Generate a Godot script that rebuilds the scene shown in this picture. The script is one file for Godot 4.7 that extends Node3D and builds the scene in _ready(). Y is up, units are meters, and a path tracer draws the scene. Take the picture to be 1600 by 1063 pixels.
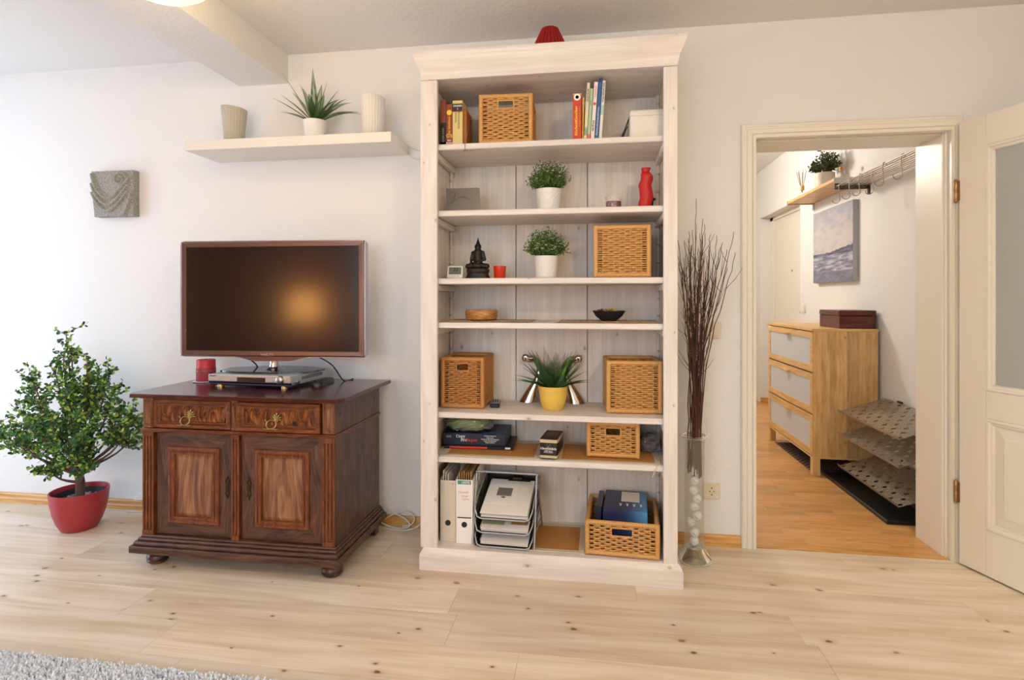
extends Node3D
# A living room: white bookcase, antique sideboard with a television, doorway to a hall.
# x runs along the rear wall, y up, z from the rear wall (z = 0) towards the camera.

var M := {}
var T := Transform3D()
var rng := RandomNumberGenerator.new()
var taken := {}
var fonts := {}
var group_id := 1

func _ready() -> void:
	rng.seed = 7
	# ---- camera
	var cam := Camera3D.new()
	cam.name = "camera"
	cam.projection = Camera3D.PROJECTION_FRUSTUM
	cam.near = 0.05
	cam.far = 60.0
	cam.size = 0.05 * 1063.0 / 872.0
	cam.frustum_offset = Vector2(0.0, -0.05 * 64.5 / 872.0)
	cam.position = Vector3(0, 1.207, 2.85)
	cam.rotation = Vector3(0, atan(130.0 / 872.0), 0)
	cam.current = true
	add_child(cam)
	# ---- sky and exposure
	var env := Environment.new()
	env.tonemap_mode = Environment.TONE_MAPPER_LINEAR
	env.tonemap_exposure = 1.12
	env.background_mode = Environment.BG_SKY
	var sky := Sky.new()
	var sm := ProceduralSkyMaterial.new()
	sm.sky_top_color = Color(0.62, 0.74, 0.92)
	sm.sky_horizon_color = Color(0.86, 0.9, 0.96)
	sm.ground_bottom_color = Color(0.5, 0.5, 0.48)
	sm.ground_horizon_color = Color(0.8, 0.82, 0.84)
	sky.sky_material = sm
	env.sky = sky
	env.background_energy_multiplier = 2.0
	env.sdfgi_enabled = true
	env.ssao_enabled = true
	env.ssil_enabled = true
	var we := WorldEnvironment.new()
	we.name = "environment"
	we.environment = env
	add_child(we)
	# ---- daylight entering through the two windows
	area("daylight_side", Vector3(-4.22, 1.25, 1.0), Vector3(0, -90, 0), Vector2(1.15, 2.1), Color(0.76, 0.88, 1.0), 3.7)
	area("daylight_rear", Vector3(-1.1, 1.45, 4.12), Vector3(0, 0, 0), Vector2(1.9, 1.4), Color(0.9, 0.96, 1.0), 3.2)
	build_materials()
	build_room()
	build_hall()
	build_lamps()
	build_bookcase()
	build_sideboard()
	build_television()
	build_left_side()
	build_shelf_things()
	build_right_side()
	build_hall_things()

func area(called: String, at: Vector3, turn: Vector3, size: Vector2, c: Color, e: float) -> void:
	var l := AreaLight3D.new()
	l.name = called
	l.position = at
	l.rotation_degrees = turn
	l.area_size = size
	l.area_range = 14.0
	l.light_color = c
	l.light_energy = e
	l.shadow_enabled = true
	add_child(l)

func omni(called: String, at: Vector3, c: Color, e: float, radius: float, parent: Node = self) -> void:
	var l := OmniLight3D.new()
	l.name = called
	l.position = at
	l.omni_range = 14.0
	l.omni_attenuation = 2.0
	l.light_color = c
	l.light_energy = e
	l.light_size = radius
	l.shadow_enabled = true
	parent.add_child(l, true)

# ------------------------------------------------------------------ shapes
func mb() -> SurfaceTool:
	var s := SurfaceTool.new()
	s.begin(Mesh.PRIMITIVE_TRIANGLES)
	s.set_smooth_group(-1)
	return s

func vx(s: SurfaceTool, p: Vector3, uv := Vector2.ZERO) -> void:
	s.set_uv(uv)
	s.add_vertex(T * p)

# a, b, c, d clockwise from the top left as seen from the front; a print fills it
func quad(s: SurfaceTool, a: Vector3, b: Vector3, c: Vector3, d: Vector3) -> void:
	vx(s, a, Vector2(0, 0)); vx(s, b, Vector2(1, 0)); vx(s, c, Vector2(1, 1))
	vx(s, a, Vector2(0, 0)); vx(s, c, Vector2(1, 1)); vx(s, d, Vector2(0, 1))

func poly(s: SurfaceTool, p: Array, out: Vector3) -> void:
	var n: Vector3 = (p[1] - p[0]).cross(p[2] - p[0])
	var flip: bool = n.dot(out) > 0.0
	for i in range(1, p.size() - 1):
		vx(s, p[0])
		if flip:
			vx(s, p[i + 1]); vx(s, p[i])
		else:
			vx(s, p[i]); vx(s, p[i + 1])

func box(s: SurfaceTool, c: Vector3, size: Vector3, b := 0.0) -> void:
	var h := size / 2.0
	if b <= 0.0:
		for a in 3:
			for sg in [-1.0, 1.0]:
				var n := Vector3.ZERO
				n[a] = sg
				var u := (a + 1) % 3
				var v := (a + 2) % 3
				var p := []
				for k in [[-1, -1], [1, -1], [1, 1], [-1, 1]]:
					var q := Vector3.ZERO
					q[a] = sg * h[a]; q[u] = k[0] * h[u]; q[v] = k[1] * h[v]
					p.append(c + q)
				poly(s, p, n)
		return
	b = minf(b, minf(h.x, minf(h.y, h.z)) * 0.98)
	var f := func(sx: float, sy: float, sz: float, a: int) -> Vector3:
		var q := Vector3(sx * (h.x - b), sy * (h.y - b), sz * (h.z - b))
		q[a] = [sx, sy, sz][a] * h[a]
		return c + q
	for a in 3:
		var u := (a + 1) % 3
		var v := (a + 2) % 3
		for sg in [-1.0, 1.0]:
			var p := []
			var n := Vector3.ZERO
			n[a] = sg
			for k in [[-1, -1], [1, -1], [1, 1], [-1, 1]]:
				var g := [0.0, 0.0, 0.0]
				g[a] = sg; g[u] = float(k[0]); g[v] = float(k[1])
				p.append(f.call(g[0], g[1], g[2], a))
			poly(s, p, n)
		for su in [-1.0, 1.0]:
			for sv in [-1.0, 1.0]:
				var lo := [0.0, 0.0, 0.0]
				lo[a] = -1.0; lo[u] = su; lo[v] = sv
				var hi := lo.duplicate()
				hi[a] = 1.0
				var n2 := Vector3(lo[0], lo[1], lo[2])
				n2[a] = 0
				poly(s, [f.call(lo[0], lo[1], lo[2], u), f.call(hi[0], hi[1], hi[2], u), f.call(hi[0], hi[1], hi[2], v), f.call(lo[0], lo[1], lo[2], v)], n2)
	for sx in [-1.0, 1.0]:
		for sy in [-1.0, 1.0]:
			for sz in [-1.0, 1.0]:
				poly(s, [f.call(sx, sy, sz, 0), f.call(sx, sy, sz, 1), f.call(sx, sy, sz, 2)], Vector3(sx, sy, sz))

# box between two corners
func bx(s: SurfaceTool, x0: float, x1: float, y0: float, y1: float, z0: float, z1: float, b := 0.0) -> void:
	box(s, Vector3(x0 + x1, y0 + y1, z0 + z1) / 2.0, Vector3(absf(x1 - x0), absf(y1 - y0), absf(z1 - z0)), b)

# rings of equal length joined to a skin; crease: degrees above which the rows stay sharp
func loft(s: SurfaceTool, rings: Array, closed := true, cap0 := false, cap1 := false, creased := []) -> void:
	var n: int = rings[0].size()
	group_id += 1
	for i in rings.size() - 1:
		if creased.has(i):
			group_id += 1
		s.set_smooth_group(group_id)
		for j in (n if closed else n - 1):
			var k := (j + 1) % n
			var a: Vector3 = rings[i][j]
			var b: Vector3 = rings[i][k]
			var c: Vector3 = rings[i + 1][k]
			var d: Vector3 = rings[i + 1][j]
			var u0 := float(j) / n
			var u1 := float(j + 1) / n
			var v0 := 1.0 - float(i) / (rings.size() - 1)
			var v1 := 1.0 - float(i + 1) / (rings.size() - 1)
			if not a.is_equal_approx(b):
				vx(s, a, Vector2(u0, v0)); vx(s, b, Vector2(u1, v0)); vx(s, c, Vector2(u1, v1))
			if not c.is_equal_approx(d):
				vx(s, a, Vector2(u0, v0)); vx(s, c, Vector2(u1, v1)); vx(s, d, Vector2(u0, v1))
	s.set_smooth_group(-1)
	for e in [[cap0, 0, 1], [cap1, rings.size() - 1, rings.size() - 2]]:
		if e[0]:
			var r: Array = Array(rings[e[1]])
			var m := Vector3.ZERO
			var m2 := Vector3.ZERO
			for p in r: m += p
			for p in rings[e[2]]: m2 += p
			var out: Vector3 = (m - m2)
			m /= n
			for j in n:
				poly(s, [m, r[j], r[(j + 1) % n]], out)

# profile of (radius, height) turned round the y axis
func lathe(s: SurfaceTool, at: Vector3, prof: Array, n := 24, sharp := 40.0) -> void:
	var rings := []
	var cr := []
	for i in prof.size():
		var ring := []
		for j in n:
			var a := -TAU * j / n
			ring.append(at + Vector3(cos(a) * prof[i].x, prof[i].y, sin(a) * prof[i].x))
		rings.append(ring)
		if i > 0 and i < prof.size() - 1:
			var d0: Vector2 = prof[i] - prof[i - 1]
			var d1: Vector2 = prof[i + 1] - prof[i]
			if absf(rad_to_deg(d0.angle_to(d1))) > sharp:
				cr.append(i)
	loft(s, rings, true, prof[0].x > 1e-5, prof[-1].x > 1e-5, cr)

func tube(s: SurfaceTool, pts: Array, r, n := 8, caps := true, loop := false) -> void:
	var rings := []
	var m := pts.size()
	var up := Vector3.UP
	for i in (m + 1 if loop else m):
		var k := i % m
		var t: Vector3
		if loop:
			t = (pts[(k + 1) % m] - pts[(k + m - 1) % m]).normalized()
		else:
			t = (pts[mini(i + 1, m - 1)] - pts[maxi(i - 1, 0)]).normalized()
		if i == 0 and absf(t.dot(up)) > 0.9:
			up = Vector3.RIGHT
		var x := up.cross(t).normalized()
		if x.length() < 0.5:
			x = Vector3.RIGHT
		up = t.cross(x).normalized()
		var rad: float = r[k] if r is Array else r
		var ring := []
		for j in n:
			var a := TAU * j / n
			ring.append(pts[k] + (x * cos(a) + up * sin(a)) * rad)
		rings.append(ring)
	loft(s, rings, true, caps and not loop, caps and not loop)

# outline in x and y, from z0 to z1
func prism(s: SurfaceTool, p: Array, z0: float, z1: float, smooth := false, bev := 0.0) -> void:
	var pts := PackedVector2Array(p)
	if Geometry2D.is_polygon_clockwise(pts):
		pts.reverse()
	var inner := pts
	if bev > 0.0:
		var off := Geometry2D.offset_polygon(pts, -bev)
		if off.size() == 1 and off[0].size() == pts.size():
			inner = off[0]
		else:
			bev = 0.0
	var tr := Geometry2D.triangulate_polygon(pts if bev <= 0.0 else inner)
	var cap := pts if bev <= 0.0 else inner
	for i in range(0, tr.size(), 3):
		var a := cap[tr[i]]
		var b := cap[tr[i + 1]]
		var c := cap[tr[i + 2]]
		poly(s, [Vector3(a.x, a.y, z1), Vector3(b.x, b.y, z1), Vector3(c.x, c.y, z1)], Vector3(0, 0, 1))
		poly(s, [Vector3(a.x, a.y, z0), Vector3(b.x, b.y, z0), Vector3(c.x, c.y, z0)], Vector3(0, 0, -1))
	var n := pts.size()
	if smooth:
		group_id += 1
		s.set_smooth_group(group_id)
	for i in n:
		var k := (i + 1) % n
		var a := pts[i]
		var b := pts[k]
		var o := Vector3(b.y - a.y, a.x - b.x, 0)
		poly(s, [Vector3(a.x, a.y, z0), Vector3(b.x, b.y, z0), Vector3(b.x, b.y, z1 - bev), Vector3(a.x, a.y, z1 - bev)], o)
	if bev > 0.0:
		# inner outline may start at another corner: match the nearest
		var st := 0
		for i in n:
			if inner[i].distance_to(pts[0]) < inner[st].distance_to(pts[0]):
				st = i
		for i in n:
			var a := pts[i]
			var b := pts[(i + 1) % n]
			var c := inner[(st + i + 1) % n]
			var d := inner[(st + i) % n]
			poly(s, [Vector3(a.x, a.y, z1 - bev), Vector3(b.x, b.y, z1 - bev), Vector3(c.x, c.y, z1), Vector3(d.x, d.y, z1)], Vector3(b.y - a.y, a.x - b.x, (b - a).length()))
	s.set_smooth_group(-1)

# mitred frame in the x-y plane: profile of (inset, z) from the outside in
func moulding(s: SurfaceTool, x0: float, x1: float, y0: float, y1: float, prof: Array) -> void:
	for i in prof.size() - 1:
		var a: Vector2 = prof[i]
		var b: Vector2 = prof[i + 1]
		var ra := [Vector3(x0 + a.x, y0 + a.x, a.y), Vector3(x1 - a.x, y0 + a.x, a.y), Vector3(x1 - a.x, y1 - a.x, a.y), Vector3(x0 + a.x, y1 - a.x, a.y)]
		var rb := [Vector3(x0 + b.x, y0 + b.x, b.y), Vector3(x1 - b.x, y0 + b.x, b.y), Vector3(x1 - b.x, y1 - b.x, b.y), Vector3(x0 + b.x, y1 - b.x, b.y)]
		var outs := [Vector3(0, -1, 0), Vector3(1, 0, 0), Vector3(0, 1, 0), Vector3(-1, 0, 0)]
		for k in 4:
			var m := (k + 1) % 4
			var dz := b.y - a.y
			var di := b.x - a.x
			poly(s, [ra[k], ra[m], rb[m], rb[k]], outs[k] * dz + Vector3(0, 0, di) + Vector3(0, 0, 1e-6))

func arc(c: Vector2, rx: float, ry: float, a0: float, a1: float, n: int) -> Array:
	var p := []
	for i in n + 1:
		var a := deg_to_rad(lerpf(a0, a1, float(i) / n))
		p.append(c + Vector2(cos(a) * rx, sin(a) * ry))
	return p

func round_rect(x0: float, x1: float, y0: float, y1: float, r: float, n := 4) -> Array:
	var p := []
	p.append_array(arc(Vector2(x1 - r, y1 - r), r, r, 0, 90, n))
	p.append_array(arc(Vector2(x0 + r, y1 - r), r, r, 90, 180, n))
	p.append_array(arc(Vector2(x0 + r, y0 + r), r, r, 180, 270, n))
	p.append_array(arc(Vector2(x1 - r, y0 + r), r, r, 270, 360, n))
	return p

func smooth_path(ctrl: Array, per := 6) -> Array:
	var c := Curve3D.new()
	for i in ctrl.size():
		var a: Vector3 = ctrl[maxi(i - 1, 0)]
		var b: Vector3 = ctrl[mini(i + 1, ctrl.size() - 1)]
		var t := (b - a) / 6.0
		c.add_point(ctrl[i], -t, t)
	var out := []
	for i in ctrl.size() - 1:
		for k in per:
			out.append(c.sample(i, float(k) / per))
	out.append(ctrl[-1])
	return out

func pos(at: Vector3, turn := Vector3.ZERO) -> Transform3D:
	return Transform3D(Basis.from_euler(turn * PI / 180.0), at)

# ------------------------------------------------------------------ things
func numbered(called: String) -> String:
	if not taken.has(called):
		taken[called] = 0
		return called
	taken[called] += 1
	return "%s_%03d" % [called, taken[called]]

func obj(called: String, s: SurfaceTool, m, parent: Node = self, at := Transform3D()) -> MeshInstance3D:
	s.generate_normals()
	return put(called, s.commit(), m, parent, at)

func put(called: String, mesh: Mesh, m, parent: Node = self, at := Transform3D()) -> MeshInstance3D:
	var o := MeshInstance3D.new()
	o.name = numbered(called) if parent == self else called
	o.mesh = mesh
	o.material_override = M[m] if m is String else m
	o.transform = at
	parent.add_child(o, true)
	return o

func done(s: SurfaceTool) -> Mesh:
	s.generate_normals()
	return s.commit()

func tag(o: Node, label: String, category: String, group := "") -> Node:
	o.set_meta("label", label)
	o.set_meta("category", category)
	if group: o.set_meta("group", group)
	return o

func thing(called: String, label: String, category: String, at := Vector3.ZERO, turn := 0.0, group := "") -> Node3D:
	var o := Node3D.new()
	o.name = numbered(called)
	add_child(o)
	o.position = at
	o.rotation_degrees.y = turn
	tag(o, label, category, group)
	return o

func struct(called: String) -> Node3D:
	var o := Node3D.new()
	o.name = called
	add_child(o)
	o.set_meta("kind", "structure")
	return o

func copy(o: Node3D, label: String, at: Vector3, turn := 0.0, group := "") -> Node3D:
	var c: Node3D = o.duplicate()
	c.name = numbered(String(o.name).rstrip("0123456789").trim_suffix("_"))
	add_child(c)
	c.position = at
	c.rotation_degrees.y = turn
	c.set_meta("label", label)
	if group: c.set_meta("group", group)
	return c

func stuff(o: Node) -> Node:
	o.set_meta("kind", "stuff")
	return o

# flat lettering in the x-y plane of at, standing proud of it by a hair
func letters(parent: Node, what: String, font: String, high: float, m, at: Transform3D, bold := 400, stretch := 1.0) -> MeshInstance3D:
	var key := font + str(bold)
	if not fonts.has(key):
		var f := SystemFont.new()
		f.font_names = PackedStringArray([font])
		f.font_weight = bold
		fonts[key] = f
	var t := TextMesh.new()
	t.text = what
	t.font = fonts[key]
	t.font_size = 32
	t.pixel_size = high / 32.0
	t.depth = 0.0006
	t.curve_step = 4.0
	return put("lettering", t, m, parent, at * Transform3D(Basis.from_scale(Vector3(stretch, 1, 1)), Vector3.ZERO))

# ------------------------------------------------------------------ materials
func mat(key: String, c: Color, rough := 0.6, metal := 0.0) -> StandardMaterial3D:
	var m := StandardMaterial3D.new()
	m.resource_name = key
	m.albedo_color = c
	m.roughness = rough
	m.metallic = metal
	M[key] = m
	return m

func hexc(h: String) -> Color:
	return Color.html(h)

func grained(key: String, tex: Texture2D, scale: Vector3, rough := 0.5, tint := Color.WHITE, offset := Vector3.ZERO, world := true) -> StandardMaterial3D:
	var m := mat(key, tint, rough)
	m.albedo_texture = tex
	m.uv1_triplanar = true
	m.uv1_world_triplanar = world
	m.uv1_triplanar_sharpness = 12.0
	m.uv1_scale = scale
	m.uv1_offset = offset
	return m

func noise(sd: int, freq: float, oct := 3, kind := FastNoiseLite.TYPE_SIMPLEX_SMOOTH) -> FastNoiseLite:
	var n := FastNoiseLite.new()
	n.seed = sd
	n.frequency = freq
	n.noise_type = kind
	n.fractal_octaves = oct
	return n

# boards with the grain along v; knots: how many; the picture repeats without a seam
func wood(w: int, h: int, cols: Array, sd: int, rings: float, wave: float, knots: int, knot_c: Color, knot_r := 0.03, fine := 0.35) -> ImageTexture:
	var n0 := noise(sd, 1.0, 2)
	var n1 := noise(sd + 1, 1.0, 2)
	var n2 := noise(sd + 2, 1.0, 3)
	var r := RandomNumberGenerator.new()
	r.seed = sd
	var kn := []
	var asp := float(w) / h
	for i in knots:
		kn.append([r.randf(), r.randf(), knot_r * r.randf_range(0.35, 1.2), r.randf_range(0.5, 1.0)])
	var data := PackedByteArray()
	data.resize(w * h * 3)
	var at := 0
	for j in h:
		var y := float(j) / h
		# blend over the last part so that the top meets the bottom
		var by := smoothstep(0.8, 1.0, y)
		for i in w:
			var x := float(i) / w
			var cx := cos(x * TAU)
			var sx := sin(x * TAU)
			var low := n0.get_noise_3d(cx * 0.45, sx * 0.45, y * 1.3)
			if by > 0.0: low = lerpf(low, n0.get_noise_3d(cx * 0.45, sx * 0.45, (y - 1.0) * 1.3), by)
			var k := 0.0
			var push := 0.0
			for q in kn:
				var dx: float = x - q[0]
				dx -= roundf(dx)
				var dy: float = y - q[1]
				dy -= roundf(dy)
				if absf(dx) > 0.2 or absf(dy) > 0.2: continue
				dy *= 0.8 / asp
				var rr: float = q[2]
				var wob: float = 1.0 + 0.55 * n2.get_noise_3d(dx * 60.0 / (rr * 40.0), dy * 60.0 / (rr * 40.0), q[0] * 90.0)
				var d2: float = (dx * dx * 1.5 + dy * dy * 0.9) / (rr * rr) * wob
				if d2 < 9.0:
					push += exp(-d2 * 0.6) * rr * 2.0 * signf(dx + 1e-4)
					k = maxf(k, q[3] * (0.9 - 0.9 * smoothstep(0.03, 0.55, d2)) + 0.28 * q[3] * exp(-d2 * 0.9))
			var ph := (x + low * wave + push) * rings
			var v := 0.5 + 0.5 * sin(ph * TAU)
			v = v * v * 0.6 + 0.4 * (0.5 + 0.5 * sin(ph * TAU * 2.7 + 1.0))
			var f := n1.get_noise_3d(cx * 14.0, sx * 14.0, y * 5.0)
			var br := n2.get_noise_3d(cx * 1.2, sx * 1.2, y * 3.0)
			if by > 0.0:
				f = lerpf(f, n1.get_noise_3d(cx * 14.0, sx * 14.0, (y - 1.0) * 5.0), by)
				br = lerpf(br, n2.get_noise_3d(cx * 1.2, sx * 1.2, (y - 1.0) * 3.0), by)
			var t := clampf(v * 0.5 + f * fine + br * 0.55 + 0.25, 0.0, 1.0)
			var c: Color = (cols[0] as Color).lerp(cols[1], t * 2.0) if t < 0.5 else (cols[1] as Color).lerp(cols[2], t * 2.0 - 1.0)
			if k > 0.0: c = c.lerp(knot_c, clampf(k, 0.0, 1.0))
			data[at] = int(c.r * 255.0); data[at + 1] = int(c.g * 255.0); data[at + 2] = int(c.b * 255.0)
			at += 3
	return ImageTexture.create_from_image(Image.create_from_data(w, h, false, Image.FORMAT_RGB8, data))

func turned(t: ImageTexture) -> ImageTexture:
	var im: Image = t.get_image().duplicate()
	im.rotate_90(CLOCKWISE)
	return ImageTexture.create_from_image(im)

func noise_tex(sd: int, freq: float, oct: int, size := 512, ramp = null, normal := 0.0, kind := FastNoiseLite.TYPE_SIMPLEX_SMOOTH) -> NoiseTexture2D:
	var t := NoiseTexture2D.new()
	t.width = size
	t.height = size
	t.seamless = true
	t.noise = noise(sd, freq, oct, kind)
	if ramp != null:
		var g := Gradient.new()
		g.offsets = PackedFloat32Array()
		g.colors = PackedColorArray()
		for e in ramp:
			g.add_point(e[0], e[1])
		t.color_ramp = g
	if normal > 0.0:
		t.as_normal_map = true
		t.bump_strength = normal
	return t

func bumpy(m: StandardMaterial3D, t: Texture2D, amount: float, scale = null) -> StandardMaterial3D:
	m.normal_enabled = true
	m.normal_texture = t
	m.normal_scale = amount
	if scale != null:
		m.uv1_triplanar = true
		m.uv1_world_triplanar = true
		m.uv1_scale = scale
	return m

func glassy(key: String, c: Color, solid := false) -> StandardMaterial3D:
	var m := mat(key, c, 0.03)
	m.transparency = BaseMaterial3D.TRANSPARENCY_ALPHA
	if solid:
		m.refraction_enabled = true
		m.refraction_scale = 0.05
	return m

func glow(key: String, c: Color, e: float) -> StandardMaterial3D:
	var m := mat(key, Color(0.9, 0.88, 0.82), 0.5)
	m.emission_enabled = true
	m.emission = c
	m.emission_energy_multiplier = e
	return m

func build_materials() -> void:
	var plaster := noise_tex(3, 0.06, 4, 512, null, 5.0)
	bumpy(mat("wall", hexc("e6e4e1"), 0.9), plaster, 0.24, Vector3.ONE * 2.0)
	bumpy(mat("ceiling", hexc("e4e1dd"), 0.95), plaster, 0.12, Vector3.ONE * 1.2)
	mat("white_lacquer", hexc("ece6da"), 0.35)
	mat("cream_lacquer", hexc("e9e2d3"), 0.35)
	mat("white_matte", hexc("e8e6e2"), 0.6)
	# whitewashed pine of the bookcase
	var pale := wood(512, 1024, [hexc("d8cec6"), hexc("e3dad2"), hexc("ece5de")], 11, 9.0, 0.07, 9, hexc("a89a92"), 0.02)
	grained("pine_up", pale, Vector3(1.6, 0.8, 1.6), 0.5)
	grained("pine_along", turned(pale), Vector3(0.8, 1.6, 1.6), 0.5)
	# laminate of the living room, grain along x
	var lam := wood(640, 1600, [hexc("d4bfa2"), hexc("e4d4bd"), hexc("eee2d1")], 21, 7.0, 0.12, 36, hexc("7c573a"), 0.018, 0.3)
	var lamt := turned(lam)
	for k in 6:
		grained("laminate_%d" % k, lamt, Vector3(0.42, 1.0, 1.05), 0.34, Color.WHITE.darkened(0.025 * (k % 3)), Vector3(0.37 * k, 0.0, 0.173 * k))
	# strip parquet of the hall
	var hall := turned(wood(256, 512, [hexc("c48a4c"), hexc("d7a264"), hexc("e2b47a")], 31, 5.0, 0.3, 0, hexc("8d5a2c"), 0.02, 0.3))
	for k in 5:
		grained("parquet_%d" % k, hall, Vector3(0.9, 1.0, 3.1), 0.35, Color.WHITE.darkened(0.05 * (k % 3)), Vector3(0.29 * k, 0, 0.41 * k))
	var honey := wood(256, 512, [hexc("b9803e"), hexc("cf9a55"), hexc("dcae6c")], 41, 6.0, 0.25, 1, hexc("8a5a28"), 0.02, 0.3)
	grained("skirting", turned(honey), Vector3(1.0, 3.0, 3.0), 0.4)
	# dark walnut of the sideboard
	var nut := wood(384, 768, [hexc("33201a"), hexc("54362a"), hexc("6f4c3a")], 51, 8.0, 0.3, 0, hexc("2a150c"), 0.02, 0.4)
	grained("walnut_up", nut, Vector3(3.0, 1.5, 3.0), 0.32)
	grained("walnut_along", turned(nut), Vector3(1.5, 3.0, 3.0), 0.32)
	var lite := wood(384, 768, [hexc("5f3b27"), hexc("8a5c3e"), hexc("a87a58")], 55, 7.0, 0.22, 0, hexc("3a2016"), 0.02, 0.35)
	grained("walnut_panel", lite, Vector3(3.2, 1.4, 3.0), 0.28)
	grained("walnut_edge", lite, Vector3(6.0, 3.0, 6.0), 0.3, hexc("d8b48c"))
	grained("walnut_edge_along", turned(lite), Vector3(3.0, 6.0, 6.0), 0.3, hexc("d8b48c"))
	var burr := wood(384, 384, [hexc("3c1b0e"), hexc("74401f"), hexc("a86534")], 58, 5.0, 0.9, 6, hexc("2a0d06"), 0.07, 0.5)
	grained("burr", burr, Vector3(3.0, 3.6, 3.0), 0.22)
	var top := grained("top_board", turned(nut), Vector3(1.5, 3.0, 3.0), 0.25, hexc("d06a66"))
	top.clearcoat_enabled = true
	top.clearcoat = 0.4
	top.clearcoat_roughness = 0.15
	# birch of the hall dresser
	var birch := wood(384, 512, [hexc("c99a5c"), hexc("dcb277"), hexc("e6c28c")], 61, 6.0, 0.07, 1, hexc("9a6a38"), 0.02, 0.3)
	grained("birch", birch, Vector3(2.2, 1.4, 2.2), 0.4)
	for k in 4: grained("birch_stave_%d" % k, birch, Vector3(2.2, 1.4, 2.2), 0.4, Color.WHITE.darkened([0.0, 0.09, 0.04, 0.14][k]), Vector3(0.31 * k, 0.27 * k, 0))
	grained("birch_along", turned(birch), Vector3(1.4, 2.2, 2.2), 0.4)
	grained("birch_deep", turned(birch), Vector3(2.2, 2.2, 1.4), 0.4)
	var mah := wood(256, 256, [hexc("3c120c"), hexc("5c2117"), hexc("722c1f")], 67, 6.0, 0.3, 0, hexc("2a0d06"), 0.02, 0.4)
	grained("mahogany", turned(mah), Vector3(2.5, 5.0, 5.0), 0.3)
	grained("bowl_wood", turned(wood(256, 256, [hexc("8f5622"), hexc("bd8446"), hexc("d8a866")], 71, 5.0, 0.9, 0, hexc("6b3a14"), 0.02, 0.3)), Vector3(7.0, 11.0, 7.0), 0.4)
	# cane of the baskets
	for e in [["cane", "cf9a58", "ecc88e", "a06c34"], ["cane_dark", "bd8245", "d8a767", "8f552a"]]:
		var ct := noise_tex(81, 0.03, 3, 256, [[0.0, hexc(e[3])], [0.35, hexc(e[1])], [0.65, hexc(e[1])], [1.0, hexc(e[2])]])
		grained(e[0], ct, Vector3(9, 40, 9), 0.5)
		grained(e[0] + "_up", ct, Vector3(40, 5, 40), 0.5)
	# metals and plastics
	mat("brass", hexc("a8905a"), 0.35, 0.9)
	mat("dark_brass", hexc("4a3c28"), 0.4, 0.9)
	mat("steel", hexc("b9b6b0"), 0.3, 1.0)
	mat("polished", hexc("c9bfb8"), 0.1, 1.0)
	mat("hinge", hexc("a88860"), 0.35, 0.9)
	mat("silver_paint", hexc("a9abad"), 0.35, 0.6)
	mat("dark_steel", hexc("4c4642"), 0.35, 0.9)
	mat("black", hexc("17161a"), 0.35)
	mat("black_matte", hexc("1b1a1b"), 0.8)
	mat("charcoal", hexc("2a2d36"), 0.5)
	mat("paper", hexc("ece8e2"), 0.8)
	mat("white_print", hexc("f1efec"), 0.6)
	mat("red_print", hexc("d8372a"), 0.6)
	mat("plastic_white", hexc("e9e4d8"), 0.35)
	mat("plastic_beige", hexc("ded3bb"), 0.35)
	mat("ink", hexc("2b2a2c"), 0.7)
	var fr := mat("frosted", hexc("aeb2ae"), 0.45)
	bumpy(fr, noise_tex(5, 0.02, 3, 256, null, 4.0), 0.4, Vector3(3, 1.5, 3))
	glow("lamp_glass", hexc("ffe2b4"), 1.1)
	glow("amber_shade", hexc("f2a850"), 12.0)
	mat("white_shelf", hexc("e2ddd2"), 0.4)
	mat("vase_beige", hexc("b9b2a2"), 0.6)
	mat("vase_white", hexc("e3dcd2"), 0.5)
	mat("pot_white", hexc("e6e3df"), 0.35)
	mat("pot_red", hexc("a33038"), 0.38)
	mat("soil", hexc("2a211a"), 0.95)
	mat("pebble", hexc("a9aaa8"), 0.8)
	mat("bark", hexc("5f4c42"), 0.9)
	mat("stem_green", hexc("5c5a2c"), 0.7)
	mat("petal", hexc("eeeedd"), 0.7)
	mat("rug_base", hexc("c9cdd2"), 0.95)
	mat("rug_pile", hexc("eef1f4"), 0.95)
	for e in [["fern_dark", "2c4a22"], ["fern_mid", "4f6f2c"], ["leaf_dark", "27502c"], ["leaf_mid", "4a8038"], ["leaf_light", "9cb944"], ["box_dark", "3b5c26"], ["box_mid", "6c8a3c"], ["olive_dark", "2f3a1e"], ["olive_mid", "5a6434"], ["fern_bright", "5d9433"], ["fern_deep", "2b5f30"]]:
		var lf := mat(e[0], hexc(e[1]), 0.45)
		lf.backlight_enabled = true
		lf.backlight = hexc(e[1]) * 0.5
	mat("pewter", hexc("8b847d"), 0.45, 0.3)
	mat("pewter_dark", hexc("6f6861"), 0.45, 0.3)
	mat("pewter_light", hexc("b3aca4"), 0.45, 0.3)
	mat("dark_red_wax", hexc("6a1418"), 0.4)
	mat("vase_red", hexc("c21b16"), 0.5)
	mat("red_glass", hexc("d03418"), 0.25)
	mat("lcd", hexc("6f7466"), 0.4)
	mat("bronze_dark", hexc("2b2420"), 0.42, 0.45)
	mat("pot_yellow", hexc("e4bf55"), 0.4)
	mat("navy_box", hexc("161c34"), 0.35)
	mat("blue_print", hexc("3b5aa0"), 0.4)
	mat("cloth_green", hexc("8f9a4a"), 0.9)
	mat("cloth_brown", hexc("5c4840"), 0.9)
	mat("cloth_cream", hexc("cfc3ab"), 0.9)
	mat("cream_print", hexc("c9b58c"), 0.45)
	mat("bronze_print", hexc("7a5a42"), 0.45)
	mat("cream_card", hexc("d8cab8"), 0.7)
	mat("kraft", hexc("b08a56"), 0.8)
	mat("newsprint", hexc("c4bdb2"), 0.85)
	mat("green_paper", hexc("a9b08a"), 0.7)
	mat("print_grey", hexc("7a756f"), 0.7)
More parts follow.
